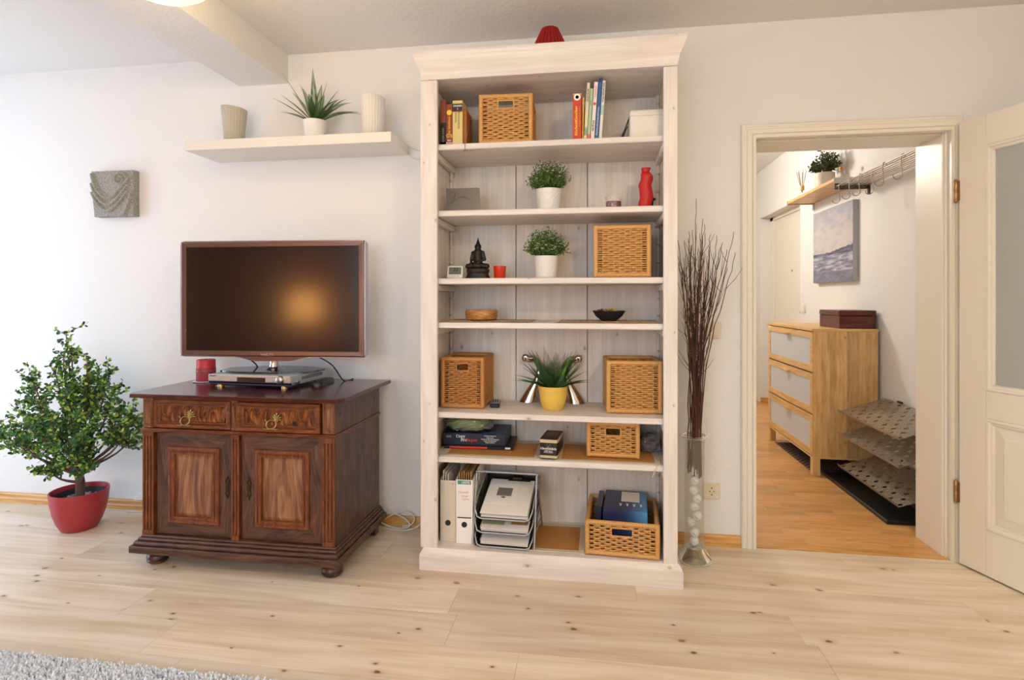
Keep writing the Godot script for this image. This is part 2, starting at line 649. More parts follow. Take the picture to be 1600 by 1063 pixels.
	mat("shade_red", hexc("a31c18"), 0.8)
	for e in [["dry_tan", "a8804c"], ["dry_brown", "6b3d24"], ["dry_gold", "d6ae5a"]]: mat(e[0], hexc(e[1]), 0.8)
	grained("reed", noise_tex(95, 0.05, 3, 256, [[0.0, hexc("7d5a40")], [0.5, hexc("a07c5c")], [1.0, hexc("bb9c78")]]), Vector3(30, 10, 4), 0.8)
	grained("bamboo", noise_tex(96, 0.05, 3, 256, [[0.0, hexc("94602a")], [0.5, hexc("b47c3a")], [1.0, hexc("c89550")]]), Vector3(14, 10, 60), 0.6)
	var gi := Image.create(128, 8, false, Image.FORMAT_RGB8)
	for i in 128:
		var c := hexc("1c2550").lerp(hexc("4d8fc4"), smoothstep(0.35, 1.0, i / 127.0))
		for j in 8: gi.set_pixel(i, j, c)
	var bs := mat("blue_shade", Color.WHITE, 0.35)
	bs.albedo_texture = ImageTexture.create_from_image(gi)
	bs.uv1_triplanar = true
	bs.uv1_scale = Vector3(5.2, 5.2, 5.2)
	bs.uv1_offset = Vector3(0.5, 0.5, 0.5)
	glassy("clear_glass", Color(0.96, 0.97, 0.96, 0.03))
	glassy("clear_film", Color(0.93, 0.93, 0.95, 0.16))
	glassy("vase_glass", Color(0.72, 0.74, 0.66, 0.02), true)
	glassy("vase_wall", Color(0.62, 0.62, 0.5, 0.1)).metallic_specular = 0.75
	mat("smoke_glass", hexc("5a554c"), 0.1)
	mat("ball_white", hexc("f4f4f2"), 0.35)
	mat("twig_red", hexc("5a2e1e"), 0.6)
	mat("twig_dark", hexc("3a231b"), 0.6)
	mat("milk_glass", hexc("c9cdd2"), 0.45)
	mat("brushed", hexc("a1958a"), 0.35, 0.9)
	mat("pot_cream", hexc("d9d0bf"), 0.5)
	mat("tray_black", hexc("121214"), 0.4)
	grained("galvanised", noise_tex(98, 0.04, 3, 256, [[0.0, hexc("8a8074")], [0.5, hexc("aca294")], [1.0, hexc("cbc1b2")]]), Vector3.ONE * 6.0, 0.36).metallic = 0.6
	mat("canvas_edge", hexc("a9a8ad"), 0.8)
	mat("seascape", Color.WHITE, 0.8).albedo_texture = seascape()
	var oi := Image.create(96, 192, false, Image.FORMAT_RGB8)
	for j in 192:
		for i in 96:
			var c := hexc("241a20")
			var bx_ := mini(i, 95 - i)
			if bx_ < 16: c = hexc("3c1c1c") if (i / 4 + j / 4) % 3 else hexc("8c7a64")
			elif (absi((i - 48)) + absi((j % 32) - 16)) % 14 < 3: c = hexc("6e2f28")
			elif (i * 7 + j * 3) % 23 < 2: c = hexc("b3a48c")
			oi.set_pixel(i, j, c)
	var om := mat("oriental", Color.WHITE, 0.95)
	om.albedo_texture = ImageTexture.create_from_image(oi)
	om.uv1_triplanar = true
	om.uv1_scale = Vector3(2.7, 1, 1.25)
	om.uv1_offset = Vector3(0.46, 0, 0.5)

# misty sky over a dark far shore and streaked water
func seascape() -> ImageTexture:
	var im := Image.create(256, 204, false, Image.FORMAT_RGB8)
	var n := noise(101, 0.015, 4)
	var m := noise(102, 0.05, 4)
	for j in 204:
		var v := j / 203.0
		for i in 256:
			var f := n.get_noise_2d(i, j * 2.2)
			var g := m.get_noise_2d(i * 0.25, j * 2.0)
			var c: Color
			var shore := 0.6 - 0.05 * smoothstep(0.35, 1.0, i / 255.0) + 0.012 * m.get_noise_2d(i * 1.0, 7.0)
			if v < shore:
				c = hexc("a3a3ad").lerp(hexc("c2bab8"), clampf(smoothstep(0.0, 0.45, v) + f * 0.9, 0.0, 1.0))
			elif v < 0.635:
				c = hexc("4c4c5c").lerp(hexc("77778a"), clampf(0.4 + g, 0.0, 1.0))
			else:
				c = hexc("6a6c7e").lerp(hexc("b9b8c2"), clampf(0.45 + g * 1.1 + f * 0.4, 0.0, 1.0))
				if v > 0.86: c = c.lerp(hexc("55566a"), clampf(0.3 + g, 0.0, 0.7))
			im.set_pixel(i, j, c)
	return ImageTexture.create_from_image(im)

# ------------------------------------------------------------------ the room
func wall_piece(called: String, boxes: Array, m := "wall") -> MeshInstance3D:
	var s := mb()
	for b in boxes:
		bx(s, b[0], b[1], b[2], b[3], b[4], b[5])
	var o := obj(called, s, m)
	o.set_meta("kind", "structure")
	return o

func build_room() -> void:
	var fl := struct("floor")
	var s := mb()
	bx(s, -4.5, 2.6, -0.12, -0.006, -0.01, 4.4)
	obj("subfloor", s, "black_matte", fl)
	# laminate boards along x, 0.192 m wide, ends staggered
	var r := RandomNumberGenerator.new()
	r.seed = 4
	for row in 22:
		var z0 := 0.005 + row * 0.192
		var x := -4.3 - r.randf() * 1.1
		while x < 2.35:
			var x1 := minf(x + 1.285, 2.35)
			var xa := maxf(x, -4.3)
			if x1 - xa > 0.03:
				var b := mb()
				bx(b, xa + 0.0003, x1 - 0.0003, -0.008, 0.0, z0 + 0.0003, minf(z0 + 0.1917, 4.195), 0.0006)
				obj("plank", b, "laminate_%d" % (r.randi() % 6), fl)
			x = x1
	wall_piece("wall_back", [[-4.5, 0.768, 0, 2.75, -0.25, 0], [1.62, 2.6, 0, 2.75, -0.25, 0], [0.768, 1.62, 2.02, 2.75, -0.25, 0]])
	wall_piece("wall_left", [[-4.5, -4.3, 0, 2.55, -0.05, 0.4], [-4.5, -4.3, 0, 2.55, 1.6, 4.4], [-4.5, -4.3, 0, 0.12, 0.4, 1.6], [-4.5, -4.3, 2.32, 2.55, 0.4, 1.6]])
	wall_piece("wall_right", [[2.35, 2.6, 0, 2.55, -0.05, 4.4]])
	wall_piece("wall_front", [[-4.5, -2.1, 0, 2.55, 4.2, 4.4], [-0.1, 2.6, 0, 2.55, 4.2, 4.4], [-2.1, -0.1, 0, 0.7, 4.2, 4.4], [-2.1, -0.1, 2.2, 2.55, 4.2, 4.4]])
	wall_piece("ceiling", [[-4.5, 2.6, 2.546, 2.75, -0.02, 4.4]], "ceiling")
	wall_piece("trim_ceiling_beam", [[-1.957, -1.668, 2.389, 2.56, 0, 4.25]], "ceiling")
	# windows out of the frame, where the daylight comes from
	window("window_1", pos(Vector3(-4.38, 1.22, 1.0), Vector3(0, 90, 0)), 1.2, 2.2)
	window("window_2", pos(Vector3(-1.1, 1.45, 4.3), Vector3(0, 180, 0)), 2.0, 1.5)
	# skirting boards with a rounded top
	for e in [["baseboard_back", -4.3, -2.83], ["baseboard_back_middle", -2.83, 0.698], ["baseboard_back_end", 1.668, 2.35]]:
		var b := mb()
		T = Transform3D(Basis(Vector3(0, 0, 1), Vector3(0, 1, 0), Vector3(-1, 0, 0)), Vector3.ZERO)
		var p := [Vector2(0, 0), Vector2(0.018, 0), Vector2(0.018, 0.022), Vector2(0.012, 0.03)]
		p.append_array([Vector2(0.012, 0.046), Vector2(0.009, 0.053), Vector2(0, 0.055)])
		prism(b, p, -e[2], -e[1])
		T = Transform3D()
		var o := obj(e[0], b, "skirting")
		o.set_meta("kind", "structure")
	build_doorway()

func window(called: String, at: Transform3D, w: float, h: float) -> void:
	var o := struct(called)
	o.transform = at
	var s := mb()
	moulding(s, -w / 2, w / 2, -h / 2, h / 2, [Vector2(0, -0.03), Vector2(0, 0.03), Vector2(0.07, 0.03), Vector2(0.075, 0.0), Vector2(0.075, -0.03)])
	bx(s, -0.04, 0.04, -h / 2 + 0.07, h / 2 - 0.07, -0.03, 0.03)
	obj("window_frame", s, "white_lacquer", o)
	for sg in [-1.0, 1.0]:
		var g := mb()
		bx(g, sg * 0.04, sg * (w / 2 - 0.07), -h / 2 + 0.07, h / 2 - 0.07, -0.004, 0.004)
		obj("pane", g, glassy("window_glass", Color(0.95, 0.97, 0.98, 0.06)) if not M.has("window_glass") else M["window_glass"], o)

func build_doorway() -> void:
	# casing: mitred profile, two legs and a head
	var o := struct("trim_door_casing")
	var prof := [Vector2(0, 0), Vector2(0, 0.012), Vector2(0.006, 0.018), Vector2(0.014, 0.018), Vector2(0.016, 0.015), Vector2(0.024, 0.015), Vector2(0.028, 0.02), Vector2(0.046, 0.02), Vector2(0.05, 0.013), Vector2(0.052, 0.013), Vector2(0.054, 0.02), Vector2(0.066, 0.02), Vector2(0.069, 0.015), Vector2(0.069, -0.02)]
	var outer := [Vector2(0.7, 0), Vector2(0.7, 2.05), Vector2(1.672, 2.05), Vector2(1.672, 0)]
	for k in 3:
		var s := mb()
		var f := 1.0 if k < 2 else 0.75
		for i in prof.size() - 1:
			var q := []
			for e in [[0, i], [1, i], [1, i + 1], [0, i + 1]]:
				var v: Vector2 = outer[k + e[0]]
				var p: Vector2 = prof[e[1]]
				var ix := p.x if v.x < 1.0 else -p.x * 0.75
				var iy := -p.x if v.y > 1.0 else 0.0
				q.append(Vector3(v.x + ix, v.y + iy, p.y))
			var mid := Vector3(1.19, 1.0, 0)
			var side := [Vector3(-1, 0, 0), Vector3(0, 1, 0), Vector3(1, 0, 0)]
			var dz: float = prof[i + 1].y - prof[i].y
			var dx: float = prof[i + 1].x - prof[i].x
			poly(s, q, side[k] * dz + Vector3(0, 0, dx + 1e-6))
		obj(["casing_leg", "casing_head", "casing_leg"][k], s, "cream_lacquer", o)
	# lining of the opening with the rebate that stops the leaf
	var l := mb()
	bx(l, 0.75, 0.768, 0, 1.995, -0.25, 0.0)
	bx(l, 0.768, 0.78, 0, 1.985, -0.235, -0.035, 0.002)
	obj("lining", l, "white_lacquer", o)
	l = mb()
	bx(l, 1.62, 1.64, 0, 1.995, -0.262, 0.0)
	bx(l, 1.606, 1.62, 0, 1.985, -0.25, -0.03, 0.002)
	bx(l, 1.612, 1.621, 0, 1.985, -0.03, -0.018, 0.002)
	obj("lining", l, "white_lacquer", o)
	l = mb()
	bx(l, 0.75, 1.64, 1.99, 2.03, -0.262, 0.0)
	bx(l, 0.78, 1.606, 1.976, 1.992, -0.25, -0.035, 0.002)
	obj("lining", l, "white_lacquer", o)
	l = mb()
	bx(l, 0.765, 0.7685, 0.98, 1.18, -0.03, 0.004)
	obj("strike_plate", l, "steel", o)
	# threshold strip
	l = mb()
	bx(l, 0.768, 1.62, -0.008, 0.0025, -0.06, -0.0, 0.002)
	obj("threshold", l, "skirting", o)
	# the open leaf: hinge at the casing, opening into the room
	var d := struct("door_1")
	var a := Vector2(0.094, 0.265).normalized()
	d.transform = Transform3D(Basis(Vector3(a.x, 0, a.y), Vector3.UP, Vector3(-a.y, 0, a.x)), Vector3(1.634, 0.008, 0.045))
	var W := 0.86
	var H := 2.0
	var t := 0.04
	# own axes: x along the leaf from the hinge, z to the visible face
	var parts := [["stile", 0.0, 0.118, 0.0, H], ["stile", W - 0.118, W, 0.0, H], ["rail", 0.118, W - 0.118, H - 0.135, H], ["rail", 0.118, W - 0.118, 0.68, 0.8], ["rail", 0.118, W - 0.118, 0.0, 0.2]]
	for p in parts:
		var s := mb()
		bx(s, p[1] + 0.0004, p[2] - 0.0004, p[3] + 0.0004, p[4] - 0.0004, -t, 0, 0.001)
		obj(p[0], s, "cream_lacquer", d)
	var s := mb()
	bx(s, 0.11, W - 0.11, 0.79, H - 0.125, -0.024, -0.018)
	obj("pane", s, "frosted", d)
	for e in [["glazing_bead", 0.8, H - 0.135], ["panel_bead", 0.2, 0.68]]:
		s = mb()
		moulding(s, 0.118, W - 0.118, e[1], e[2], [Vector2(0, 0.0), Vector2(0.004, 0.003), Vector2(0.012, 0.003), Vector2(0.016, -0.004), Vector2(0.024, -0.005), Vector2(0.028, -0.012), Vector2(0.028, -0.02)])
		obj(e[0], s, "cream_lacquer", d)
	s = mb()
	moulding(s, 0.14, W - 0.14, 0.222, 0.658, [Vector2(0, -0.016), Vector2(0.012, -0.014), Vector2(0.05, -0.005), Vector2(0.052, -0.002)])
	bx(s, 0.192, W - 0.192, 0.274, 0.606, -0.03, -0.002)
	obj("panel", s, "cream_lacquer", d)
	for y in [0.32, 1.69]:
		s = mb()
		lathe(s, Vector3(-0.012, y, 0.004), [Vector2(0, -0.055), Vector2(0.005, -0.052), Vector2(0.008, -0.048), Vector2(0.008, -0.001), Vector2(0.0075, 0), Vector2(0.008, 0.001), Vector2(0.008, 0.048), Vector2(0.005, 0.052), Vector2(0, 0.055)], 10)
		bx(s, -0.012, 0.004, y - 0.045, y + 0.045, -0.004, 0.002)
		obj("hinge", s, "hinge", d)

func build_hall() -> void:
	var fl := struct("floor_hall")
	var s := mb()
	bx(s, -0.6, 2.3, -0.12, -0.006, -4.8, -0.02)
	obj("subfloor", s, "black_matte", fl)
	var r := RandomNumberGenerator.new()
	r.seed = 9
	# strips 0.065 m wide along x; beyond the view they join in one mesh
	var rest := mb()
	var row := 0
	var z := -0.06
	while z > -4.6:
		var x := 0.2 - r.randf() * 0.4
		var lim := 2.03 if z < -2.72 and z > -3.99 else 1.9
		while x < lim - 0.001:
			var x1 := minf(x + r.randf_range(0.28, 0.5), lim)
			var near := z > -3.3 and x1 > 0.72 + (-z) * 0.17
			var b := mb() if near else rest
			bx(b, x + 0.0003, x1 - 0.0003, -0.008, 0, z - 0.0647, z - 0.0003, 0.0005)
			if near: obj("strip", b, "parquet_%d" % (r.randi() % 5), fl)
			x = x1
		z -= 0.065
		row += 1
	stuff(obj("far_strips", rest, "parquet_0", fl))
	wall_piece("wall_hall_right", [[1.9, 2.3, 0, 2.69, -2.72, -0.25], [1.9, 2.3, 2.14, 2.69, -4.0, -2.72], [1.9, 2.3, 0, 2.69, -4.8, -4.0]])
	wall_piece("wall_hall_left", [[-0.6, -0.4, 0, 2.69, -4.8, -0.25]])
	wall_piece("wall_hall_end", [[-0.6, 2.3, 0, 2.69, -4.8, -4.6]])
	wall_piece("ceiling_hall", [[-0.6, 2.3, 2.69, 2.8, -4.8, -0.2]], "ceiling")
	wall_piece("wall_hall_recess", [[2.1, 2.3, 0, 2.2, -4.0, -2.72]])
	# entrance door in its recess
	var d := struct("door_2")
	s = mb()
	bx(s, 2.03, 2.07, 0.01, 2.1, -3.9, -2.76, 0.002)
	obj("leaf", s, "white_lacquer", d)
	s = mb()
	bx(s, 2.01, 2.09, 0, 2.14, -4.0, -3.9); bx(s, 2.01, 2.09, 0, 2.14, -2.76, -2.72); bx(s, 2.01, 2.09, 2.1, 2.14, -4.0, -2.72)
	obj("door_frame", s, "white_lacquer", d)
	s = mb()
	T = pos(Vector3(2.03, 1.5, -3.33), Vector3(0, 0, 90))
	lathe(s, Vector3.ZERO, [Vector2(0.012, 0), Vector2(0.012, 0.004), Vector2(0.006, 0.006), Vector2(0, 0.005)], 12)
	T = Transform3D()
	obj("peephole", s, "brass", d)
	s = mb()
	tube(s, smooth_path([Vector3(2.03, 1.07, -2.83), Vector3(1.985, 1.07, -2.83), Vector3(1.98, 1.07, -2.86), Vector3(1.98, 1.07, -2.96)], 4), 0.009, 8)
	bx(s, 2.024, 2.03, 1.0, 1.12, -2.85, -2.81)
	obj("door_handle", s, "steel", d)
	for y in [1.85, 0.9, 0.3]:
		s = mb()
		lathe(s, Vector3(2.02, y, -3.905), [Vector2(0.009, -0.06), Vector2(0.009, 0.06)], 8)
		obj("hinge", s, "white_lacquer", d)
	for e in [["baseboard_hall_far", 1.9, 2.08, -4.0, -3.985], ["baseboard_hall_end", -0.4, 1.9, -4.6, -4.585]]:
		s = mb()
		bx(s, e[1], e[2], 0, 0.06, e[3], e[4], 0.004)
		obj(e[0], s, "skirting").set_meta("kind", "structure")
	s = mb()
	bx(s, 1.885, 1.9, 0, 0.06, -2.72, -0.26, 0.004)
	obj("baseboard_hall_right", s, "skirting").set_meta("kind", "structure")

func build_lamps() -> void:
	# glass bowl on the living room ceiling, its underside just in the frame
	var l := thing("ceiling_lamp", "cream glowing glass bowl lamp below the ceiling beam", "ceiling lamp", Vector3(-1.49, 2.258, 1.12))
	var s := mb()
	lathe(s, Vector3.ZERO, [Vector2(0, 0), Vector2(0.06, 0.004), Vector2(0.11, 0.018), Vector2(0.15, 0.045), Vector2(0.168, 0.08), Vector2(0.165, 0.084), Vector2(0.147, 0.05), Vector2(0.108, 0.024), Vector2(0.06, 0.01), Vector2(0, 0.006)], 40)
	obj("lamp_shade", s, "lamp_glass", l)
	s = mb()
	lathe(s, Vector3.ZERO, [Vector2(0.008, 0.007), Vector2(0.008, 0.22), Vector2(0.05, 0.25), Vector2(0.06, 0.288)], 16)
	obj("stem", s, "steel", l)
	omni("lamp_light", Vector3(0, 0.05, 0), Color(1.0, 0.86, 0.68), 0.12, 0.1, l)
	# standing lamp behind the camera, seen as the warm patch in the television
	l = thing("floor_lamp", "standing lamp with glowing amber shade mirrored in the television", "floor lamp", Vector3(-2.75, 0, 3.6))
	s = mb()
	lathe(s, Vector3.ZERO, [Vector2(0.15, 0), Vector2(0.15, 0.02), Vector2(0.02, 0.035), Vector2(0.012, 0.05), Vector2(0.012, 0.9), Vector2(0.02, 0.92), Vector2(0.02, 1.05)], 20)
	obj("stand", s, "dark_brass", l)
	s = mb()
	lathe(s, Vector3.ZERO, [Vector2(0.16, 0.98), Vector2(0.13, 1.28), Vector2(0.127, 1.28), Vector2(0.157, 0.98)], 32)
	obj("lamp_shade", s, "amber_shade", l)
	omni("lamp_light", Vector3(0.0, 1.15, 0.0), Color(1.0, 0.76, 0.5), 0.15, 0.12, l)
	# second ceiling bowl over the middle of the room, behind the camera
	l = thing("ceiling_lamp", "cream glowing glass bowl lamp over the middle of the room", "ceiling lamp", Vector3(0.9, 2.225, 3.0))
	s = mb()
	lathe(s, Vector3.ZERO, [Vector2(0, 0), Vector2(0.06, 0.004), Vector2(0.11, 0.018), Vector2(0.15, 0.045), Vector2(0.168, 0.08), Vector2(0.165, 0.084), Vector2(0.147, 0.05), Vector2(0.108, 0.024), Vector2(0.06, 0.01), Vector2(0, 0.006)], 40)
	obj("lamp_shade", s, "lamp_glass", l)
	s = mb()
	lathe(s, Vector3.ZERO, [Vector2(0.008, 0.007), Vector2(0.008, 0.25), Vector2(0.05, 0.28), Vector2(0.06, 0.321)], 16)
	obj("stem", s, "steel", l)
	omni("lamp_light", Vector3(0, 0.05, 0), Color(1.0, 0.91, 0.78), 1.2, 0.1, l)
	# dark wardrobe behind the standing lamp: the brown dusk in the television
	l = thing("wardrobe", "brown wooden wardrobe behind the standing lamp", "wardrobe", Vector3(-3.25, 0, 3.98))
	s = mb()
	bx(s, -1.0, 1.0, 0.05, 2.3, -0.18, 0.2)
	bx(s, -1.03, 1.03, 2.3, 2.34, -0.21, 0.2); bx(s, -1.02, 1.02, 0, 0.06, -0.2, 0.2)
	obj("carcass", s, "walnut_up", l)
	for k in 4:
		s = mb()
		bx(s, -0.99 + k * 0.497, -0.5 + k * 0.497, 0.08, 2.28, -0.2, -0.18, 0.003)
		obj("wardrobe_door", s, "walnut_panel", l)
	# globe under the hall ceiling
	l = thing("hall_lamp", "round opal globe lamp under the hallway ceiling", "ceiling lamp", Vector3(0.55, 2.4, -2.4))
	s = mb()
	lathe(s, Vector3.ZERO, [Vector2(0, -0.11), Vector2(0.05, -0.098), Vector2(0.09, -0.063), Vector2(0.11, 0), Vector2(0.09, 0.063), Vector2(0.05, 0.098), Vector2(0.02, 0.108), Vector2(0.02, 0.2), Vector2(0.05, 0.21), Vector2(0.05, 0.29)], 28)
	obj("lamp_globe", s, "lamp_glass", l)
	omni("lamp_light", Vector3.ZERO, Color(1.0, 0.97, 0.92), 1.5, 0.11, l)

# ------------------------------------------------------------------ bookcase
const SHELF := [1.905, 1.605, 1.299, 1.1, 0.695, 0.494]

func build_bookcase() -> void:
	var o := thing("bookcase", "tall whitewashed pine bookcase with crown moulding against the wall", "bookcase", Vector3(-0.217, 0, 0.23))
	T = Transform3D(Basis(), Vector3(0.217, 0, -0.23))
	var s: SurfaceTool
	for x in [[-0.772, -0.735], [0.308, 0.338]]:
		s = mb()
		bx(s, x[0], x[1], 0.04, 2.22, 0.02, 0.412)
		obj("side_panel", s, "pine_up", o)
	for x in [[-0.777, -0.699], [0.285, 0.343]]:
		s = mb()
		bx(s, x[0], x[1], 0.09, 2.186, 0.41, 0.432, 0.003)
		obj("post", s, "pine_up", o)
	s = mb()
	bx(s, -0.777, 0.343, 2.187, 2.232, 0.41, 0.434, 0.002)
	obj("head_rail", s, "pine_along", o)
	# back boards, tongue and groove with open joints
	for x in [[-0.735, -0.3975], [-0.3945, -0.0395], [-0.0365, 0.308]]:
		s = mb()
		bx(s, x[0], x[1], 0.06, 2.2, 0.04, 0.058, 0.003)
		obj("back_board", s, "pine_up", o)
	s = mb()
	bx(s, -0.735, 0.308, 0.06, 2.2, 0.025, 0.04)
	obj("back_panel", s, "walnut_edge", o)
	s = mb()
	bx(s, -0.735, 0.308, 2.188, 2.21, 0.04, 0.41)
	bx(s, -0.77, 0.34, 2.28, 2.304, 0.022, 0.46)
	obj("top_board", s, "pine_along", o)
	# corner ladders that carry the shelf bearers
	for x in [-0.735, 0.308]:
		for z in [0.058, 0.372]:
			var sg := 1.0 if x < 0 else -1.0
			s = mb()
			var y := 0.1
			while y < 2.15:
				bx(s, x, x + sg * 0.016, y, y + 0.085, z, z + 0.03, 0.006)
				y += 0.0853
			obj("notched_batten", s, "pine_up", o)
	for k in 6:
		var y: float = SHELF[k]
		s = mb()
		bx(s, -0.733, 0.306, y - 0.026, y, 0.06, 0.404, 0.003)
		obj("shelf", s, "pine_along", o)
		for x in [[-0.734, -0.708], [0.285, 0.307]]:
			s = mb()
			bx(s, x[0], x[1], y - 0.056, y - 0.027, 0.061, 0.4, 0.004)
			obj("bearer", s, "pine_along", o)
	s = mb()
	bx(s, -0.735, 0.308, 0.07, 0.095, 0.05, 0.412)
	obj("bottom_board", s, "pine_along", o)
	# plinth board with a rounded shoulder, returned on both sides
	s = mb()
	var prof := [Vector2(0.43, 0.0), Vector2(0.452, 0.0), Vector2(0.452, 0.062), Vector2(0.45, 0.071), Vector2(0.443, 0.083), Vector2(0.436, 0.094), Vector2(0.41, 0.095)]
	sweep_front(s, prof, -0.755, 0.343, 0.432)
	obj("plinth", s, "pine_along", o)
	# crown: cove that leans outwards, with a thin cap
	s = mb()
	prof = [Vector2(0.41, 2.2), Vector2(0.432, 2.2), Vector2(0.436, 2.22), Vector2(0.438, 2.232), Vector2(0.445, 2.245), Vector2(0.456, 2.27), Vector2(0.462, 2.29), Vector2(0.464, 2.294), Vector2(0.464, 2.304), Vector2(0.2, 2.304), Vector2(0.2, 2.29)]
	sweep_front(s, prof, -0.773, 0.345, 0.432)
	obj("crown", s, "pine_along", o)
	T = Transform3D()

# profile of (z, y): runs along the front from x0 to x1, mitred and returned to the wall on both sides
func sweep_front(s: SurfaceTool, prof: Array, x0: float, x1: float, zf: float) -> void:
	for i in prof.size() - 1:
		var a: Vector2 = prof[i]
		var b: Vector2 = prof[i + 1]
		var da := a.x - zf
		var db := b.x - zf
		var n := Vector2(b.y - a.y, -(b.x - a.x))
		poly(s, [Vector3(x0 - da, a.y, a.x), Vector3(x1 + da, a.y, a.x), Vector3(x1 + db, b.y, b.x), Vector3(x0 - db, b.y, b.x)], Vector3(0, n.y, n.x))
		for e in [[x0, -1.0], [x1, 1.0]]:
			var xa: float = e[0] + e[1] * da
			var xb: float = e[0] + e[1] * db
			poly(s, [Vector3(xa, a.y, a.x), Vector3(xb, b.y, b.x), Vector3(xb, b.y, 0.02), Vector3(xa, a.y, 0.02)], Vector3(e[1] * n.x, n.y, 0))

# ------------------------------------------------------------------ sideboard
func build_sideboard() -> void:
	var o := thing("sideboard", "antique dark walnut sideboard with two drawers and two panelled doors", "sideboard", Vector3(-1.572, 0, 0.335))
	T = Transform3D(Basis(), Vector3(1.572, 0, -0.335))
	var s := mb()
	bx(s, -2.03, -1.112, 0.12, 0.765, 0.09, 0.56)
	obj("carcass", s, "walnut_up", o)
	s = mb()
	bx(s, -1.113, -1.107, 0.12, 0.612, 0.092, 0.583)
	bx(s, -1.113, -1.107, 0.622, 0.765, 0.092, 0.583)
	obj("side_panel", s, "walnut_up", o)
	for z in [0.54, 0.159]:
		s = mb()
		T = T * pos(Vector3(-1.1075, 0.702, z), Vector3(0, 0, -90))
		lathe(s, Vector3.ZERO, [Vector2(0.009, 0), Vector2(0.009, 0.0015), Vector2(0, 0.0016)], 12)
		T = Transform3D(Basis(), Vector3(1.572, 0, -0.335))
		obj("plug", s, "black", o)
	# top board with clipped front corners and an eased edge
	s = mb()
	var T0 := T
	T = T * Transform3D(Basis(Vector3.RIGHT, Vector3(0, 0, -1), Vector3.UP), Vector3.ZERO)
	prism(s, [Vector2(-2.068, -0.07), Vector2(-1.052, -0.07), Vector2(-1.052, -0.61), Vector2(-1.078, -0.65), Vector2(-2.045, -0.65), Vector2(-2.068, -0.61)], 0.768, 0.785, false, 0.003)
	T = T0
	obj("table_top", s, "top_board", o)
	s = mb()
	bx(s, -2.045, -1.095, 0.755, 0.768, 0.085, 0.6, 0.004)
	obj("cornice", s, "walnut_edge_along", o)
	# belt moulding under the drawers
	s = mb()
	bx(s, -2.046, -1.1, 0.609, 0.62, 0.088, 0.596, 0.004)
	bx(s, -2.04, -1.105, 0.603, 0.61, 0.089, 0.589, 0.002)
	obj("belt_moulding", s, "walnut_edge_along", o)
	# plinth: three steps
	s = mb()
	bx(s, -2.062, -1.07, 0.07, 0.102, 0.08, 0.64, 0.004)
	bx(s, -2.052, -1.08, 0.1, 0.118, 0.082, 0.628, 0.006)
	bx(s, -2.043, -1.09, 0.116, 0.129, 0.084, 0.612, 0.005)
	bx(s, -2.037, -1.098, 0.127, 0.138, 0.086, 0.598, 0.004)
	obj("plinth", s, "walnut_along", o)
	# bun feet in front, plain blocks at the back
	for x in [-1.985, -1.135]:
		s = mb()
		lathe(s, Vector3(x, 0, 0.555), [Vector2(0.028, 0), Vector2(0.036, 0.004), Vector2(0.044, 0.012), Vector2(0.045, 0.018), Vector2(0.041, 0.022), Vector2(0.046, 0.026), Vector2(0.045, 0.036), Vector2(0.037, 0.048), Vector2(0.031, 0.05), Vector2(0.034, 0.055), Vector2(0.029, 0.06), Vector2(0.026, 0.07)], 24)
		obj("foot", s, "walnut_along", o)
		s = mb()
		bx(s, x - 0.03, x + 0.03, 0, 0.07, 0.1, 0.15, 0.004)
		obj("foot", s, "walnut_along", o)
	# fluted pilasters
	for e in [[-2.036, -1.98, 3], [-1.595, -1.557, 2], [-1.166, -1.108, 3]]:
		fluted(o, e[0], e[1], e[2])
	# raised lozenge blocks between the drawers
	for e in [[-2.036, -1.986], [-1.597, -1.564], [-1.166, -1.112]]:
		s = mb()
		var xa: float = e[0]
		var xb: float = e[1]
		bx(s, xa, xb, 0.622, 0.755, 0.556, 0.584)
		var w := xb - xa
		moulding(s, xa, xb, 0.626, 0.75, [Vector2(0.004, 0.584), Vector2(0.004, 0.588), Vector2(0.007, 0.588), Vector2(w * 0.48, 0.604)])
		obj("lozenge_block", s, "walnut_panel", o)
	# drawers with burr panels; the second stands a little open
	for e in [[-1.982, -1.6, 0.585, "drawer"], [-1.563, -1.173, 0.596, "drawer"]]:
		var d := Node3D.new()
		d.name = "drawer"
		o.add_child(d, true)
		var zf: float = e[2]
		s = mb()
		bx(s, e[0] + 0.02, e[1] - 0.02, 0.64, 0.74, 0.5, zf - 0.008)
		moulding(s, e[0], e[1], 0.624, 0.752, [Vector2(0, zf - 0.03), Vector2(0, zf), Vector2(0.003, zf + 0.003), Vector2(0.016, zf + 0.003), Vector2(0.018, zf - 0.001), Vector2(0.022, zf - 0.006), Vector2(0.028, zf - 0.008)])
		obj("drawer_frame", s, "walnut_edge_along", d)
		s = mb()
		moulding(s, e[0] + 0.028, e[1] - 0.028, 0.652, 0.724, [Vector2(0, zf - 0.008), Vector2(0.001, zf - 0.008), Vector2(0.01, zf - 0.0045), Vector2(0.0105, zf - 0.0035), Vector2(0.016, zf - 0.0035)])
		bx(s, e[0] + 0.03, e[1] - 0.03, 0.654, 0.722, zf - 0.02, zf - 0.0085)
		bx(s, e[0] + 0.0435, e[1] - 0.0435, 0.6675, 0.7085, zf - 0.02, zf - 0.0034)
		obj("burr_panel", s, "burr", d)
		var T1 := T
		T = T * Transform3D(Basis(), Vector3((e[0] + e[1]) / 2 - 0.008, 0.683, zf - 0.0034))
		s = mb()
		rosette(s)
		obj("backplate", s, "brass", d)
		s = mb()
		var ring := []
		for i in 25:
			var a := TAU * i / 25.0
			ring.append(Vector3(-0.016 + cos(a) * 0.023, -0.022 + sin(a) * 0.018, 0.014 - sin(a) * 0.006))
		tube(s, ring, 0.0032, 7, false, true)
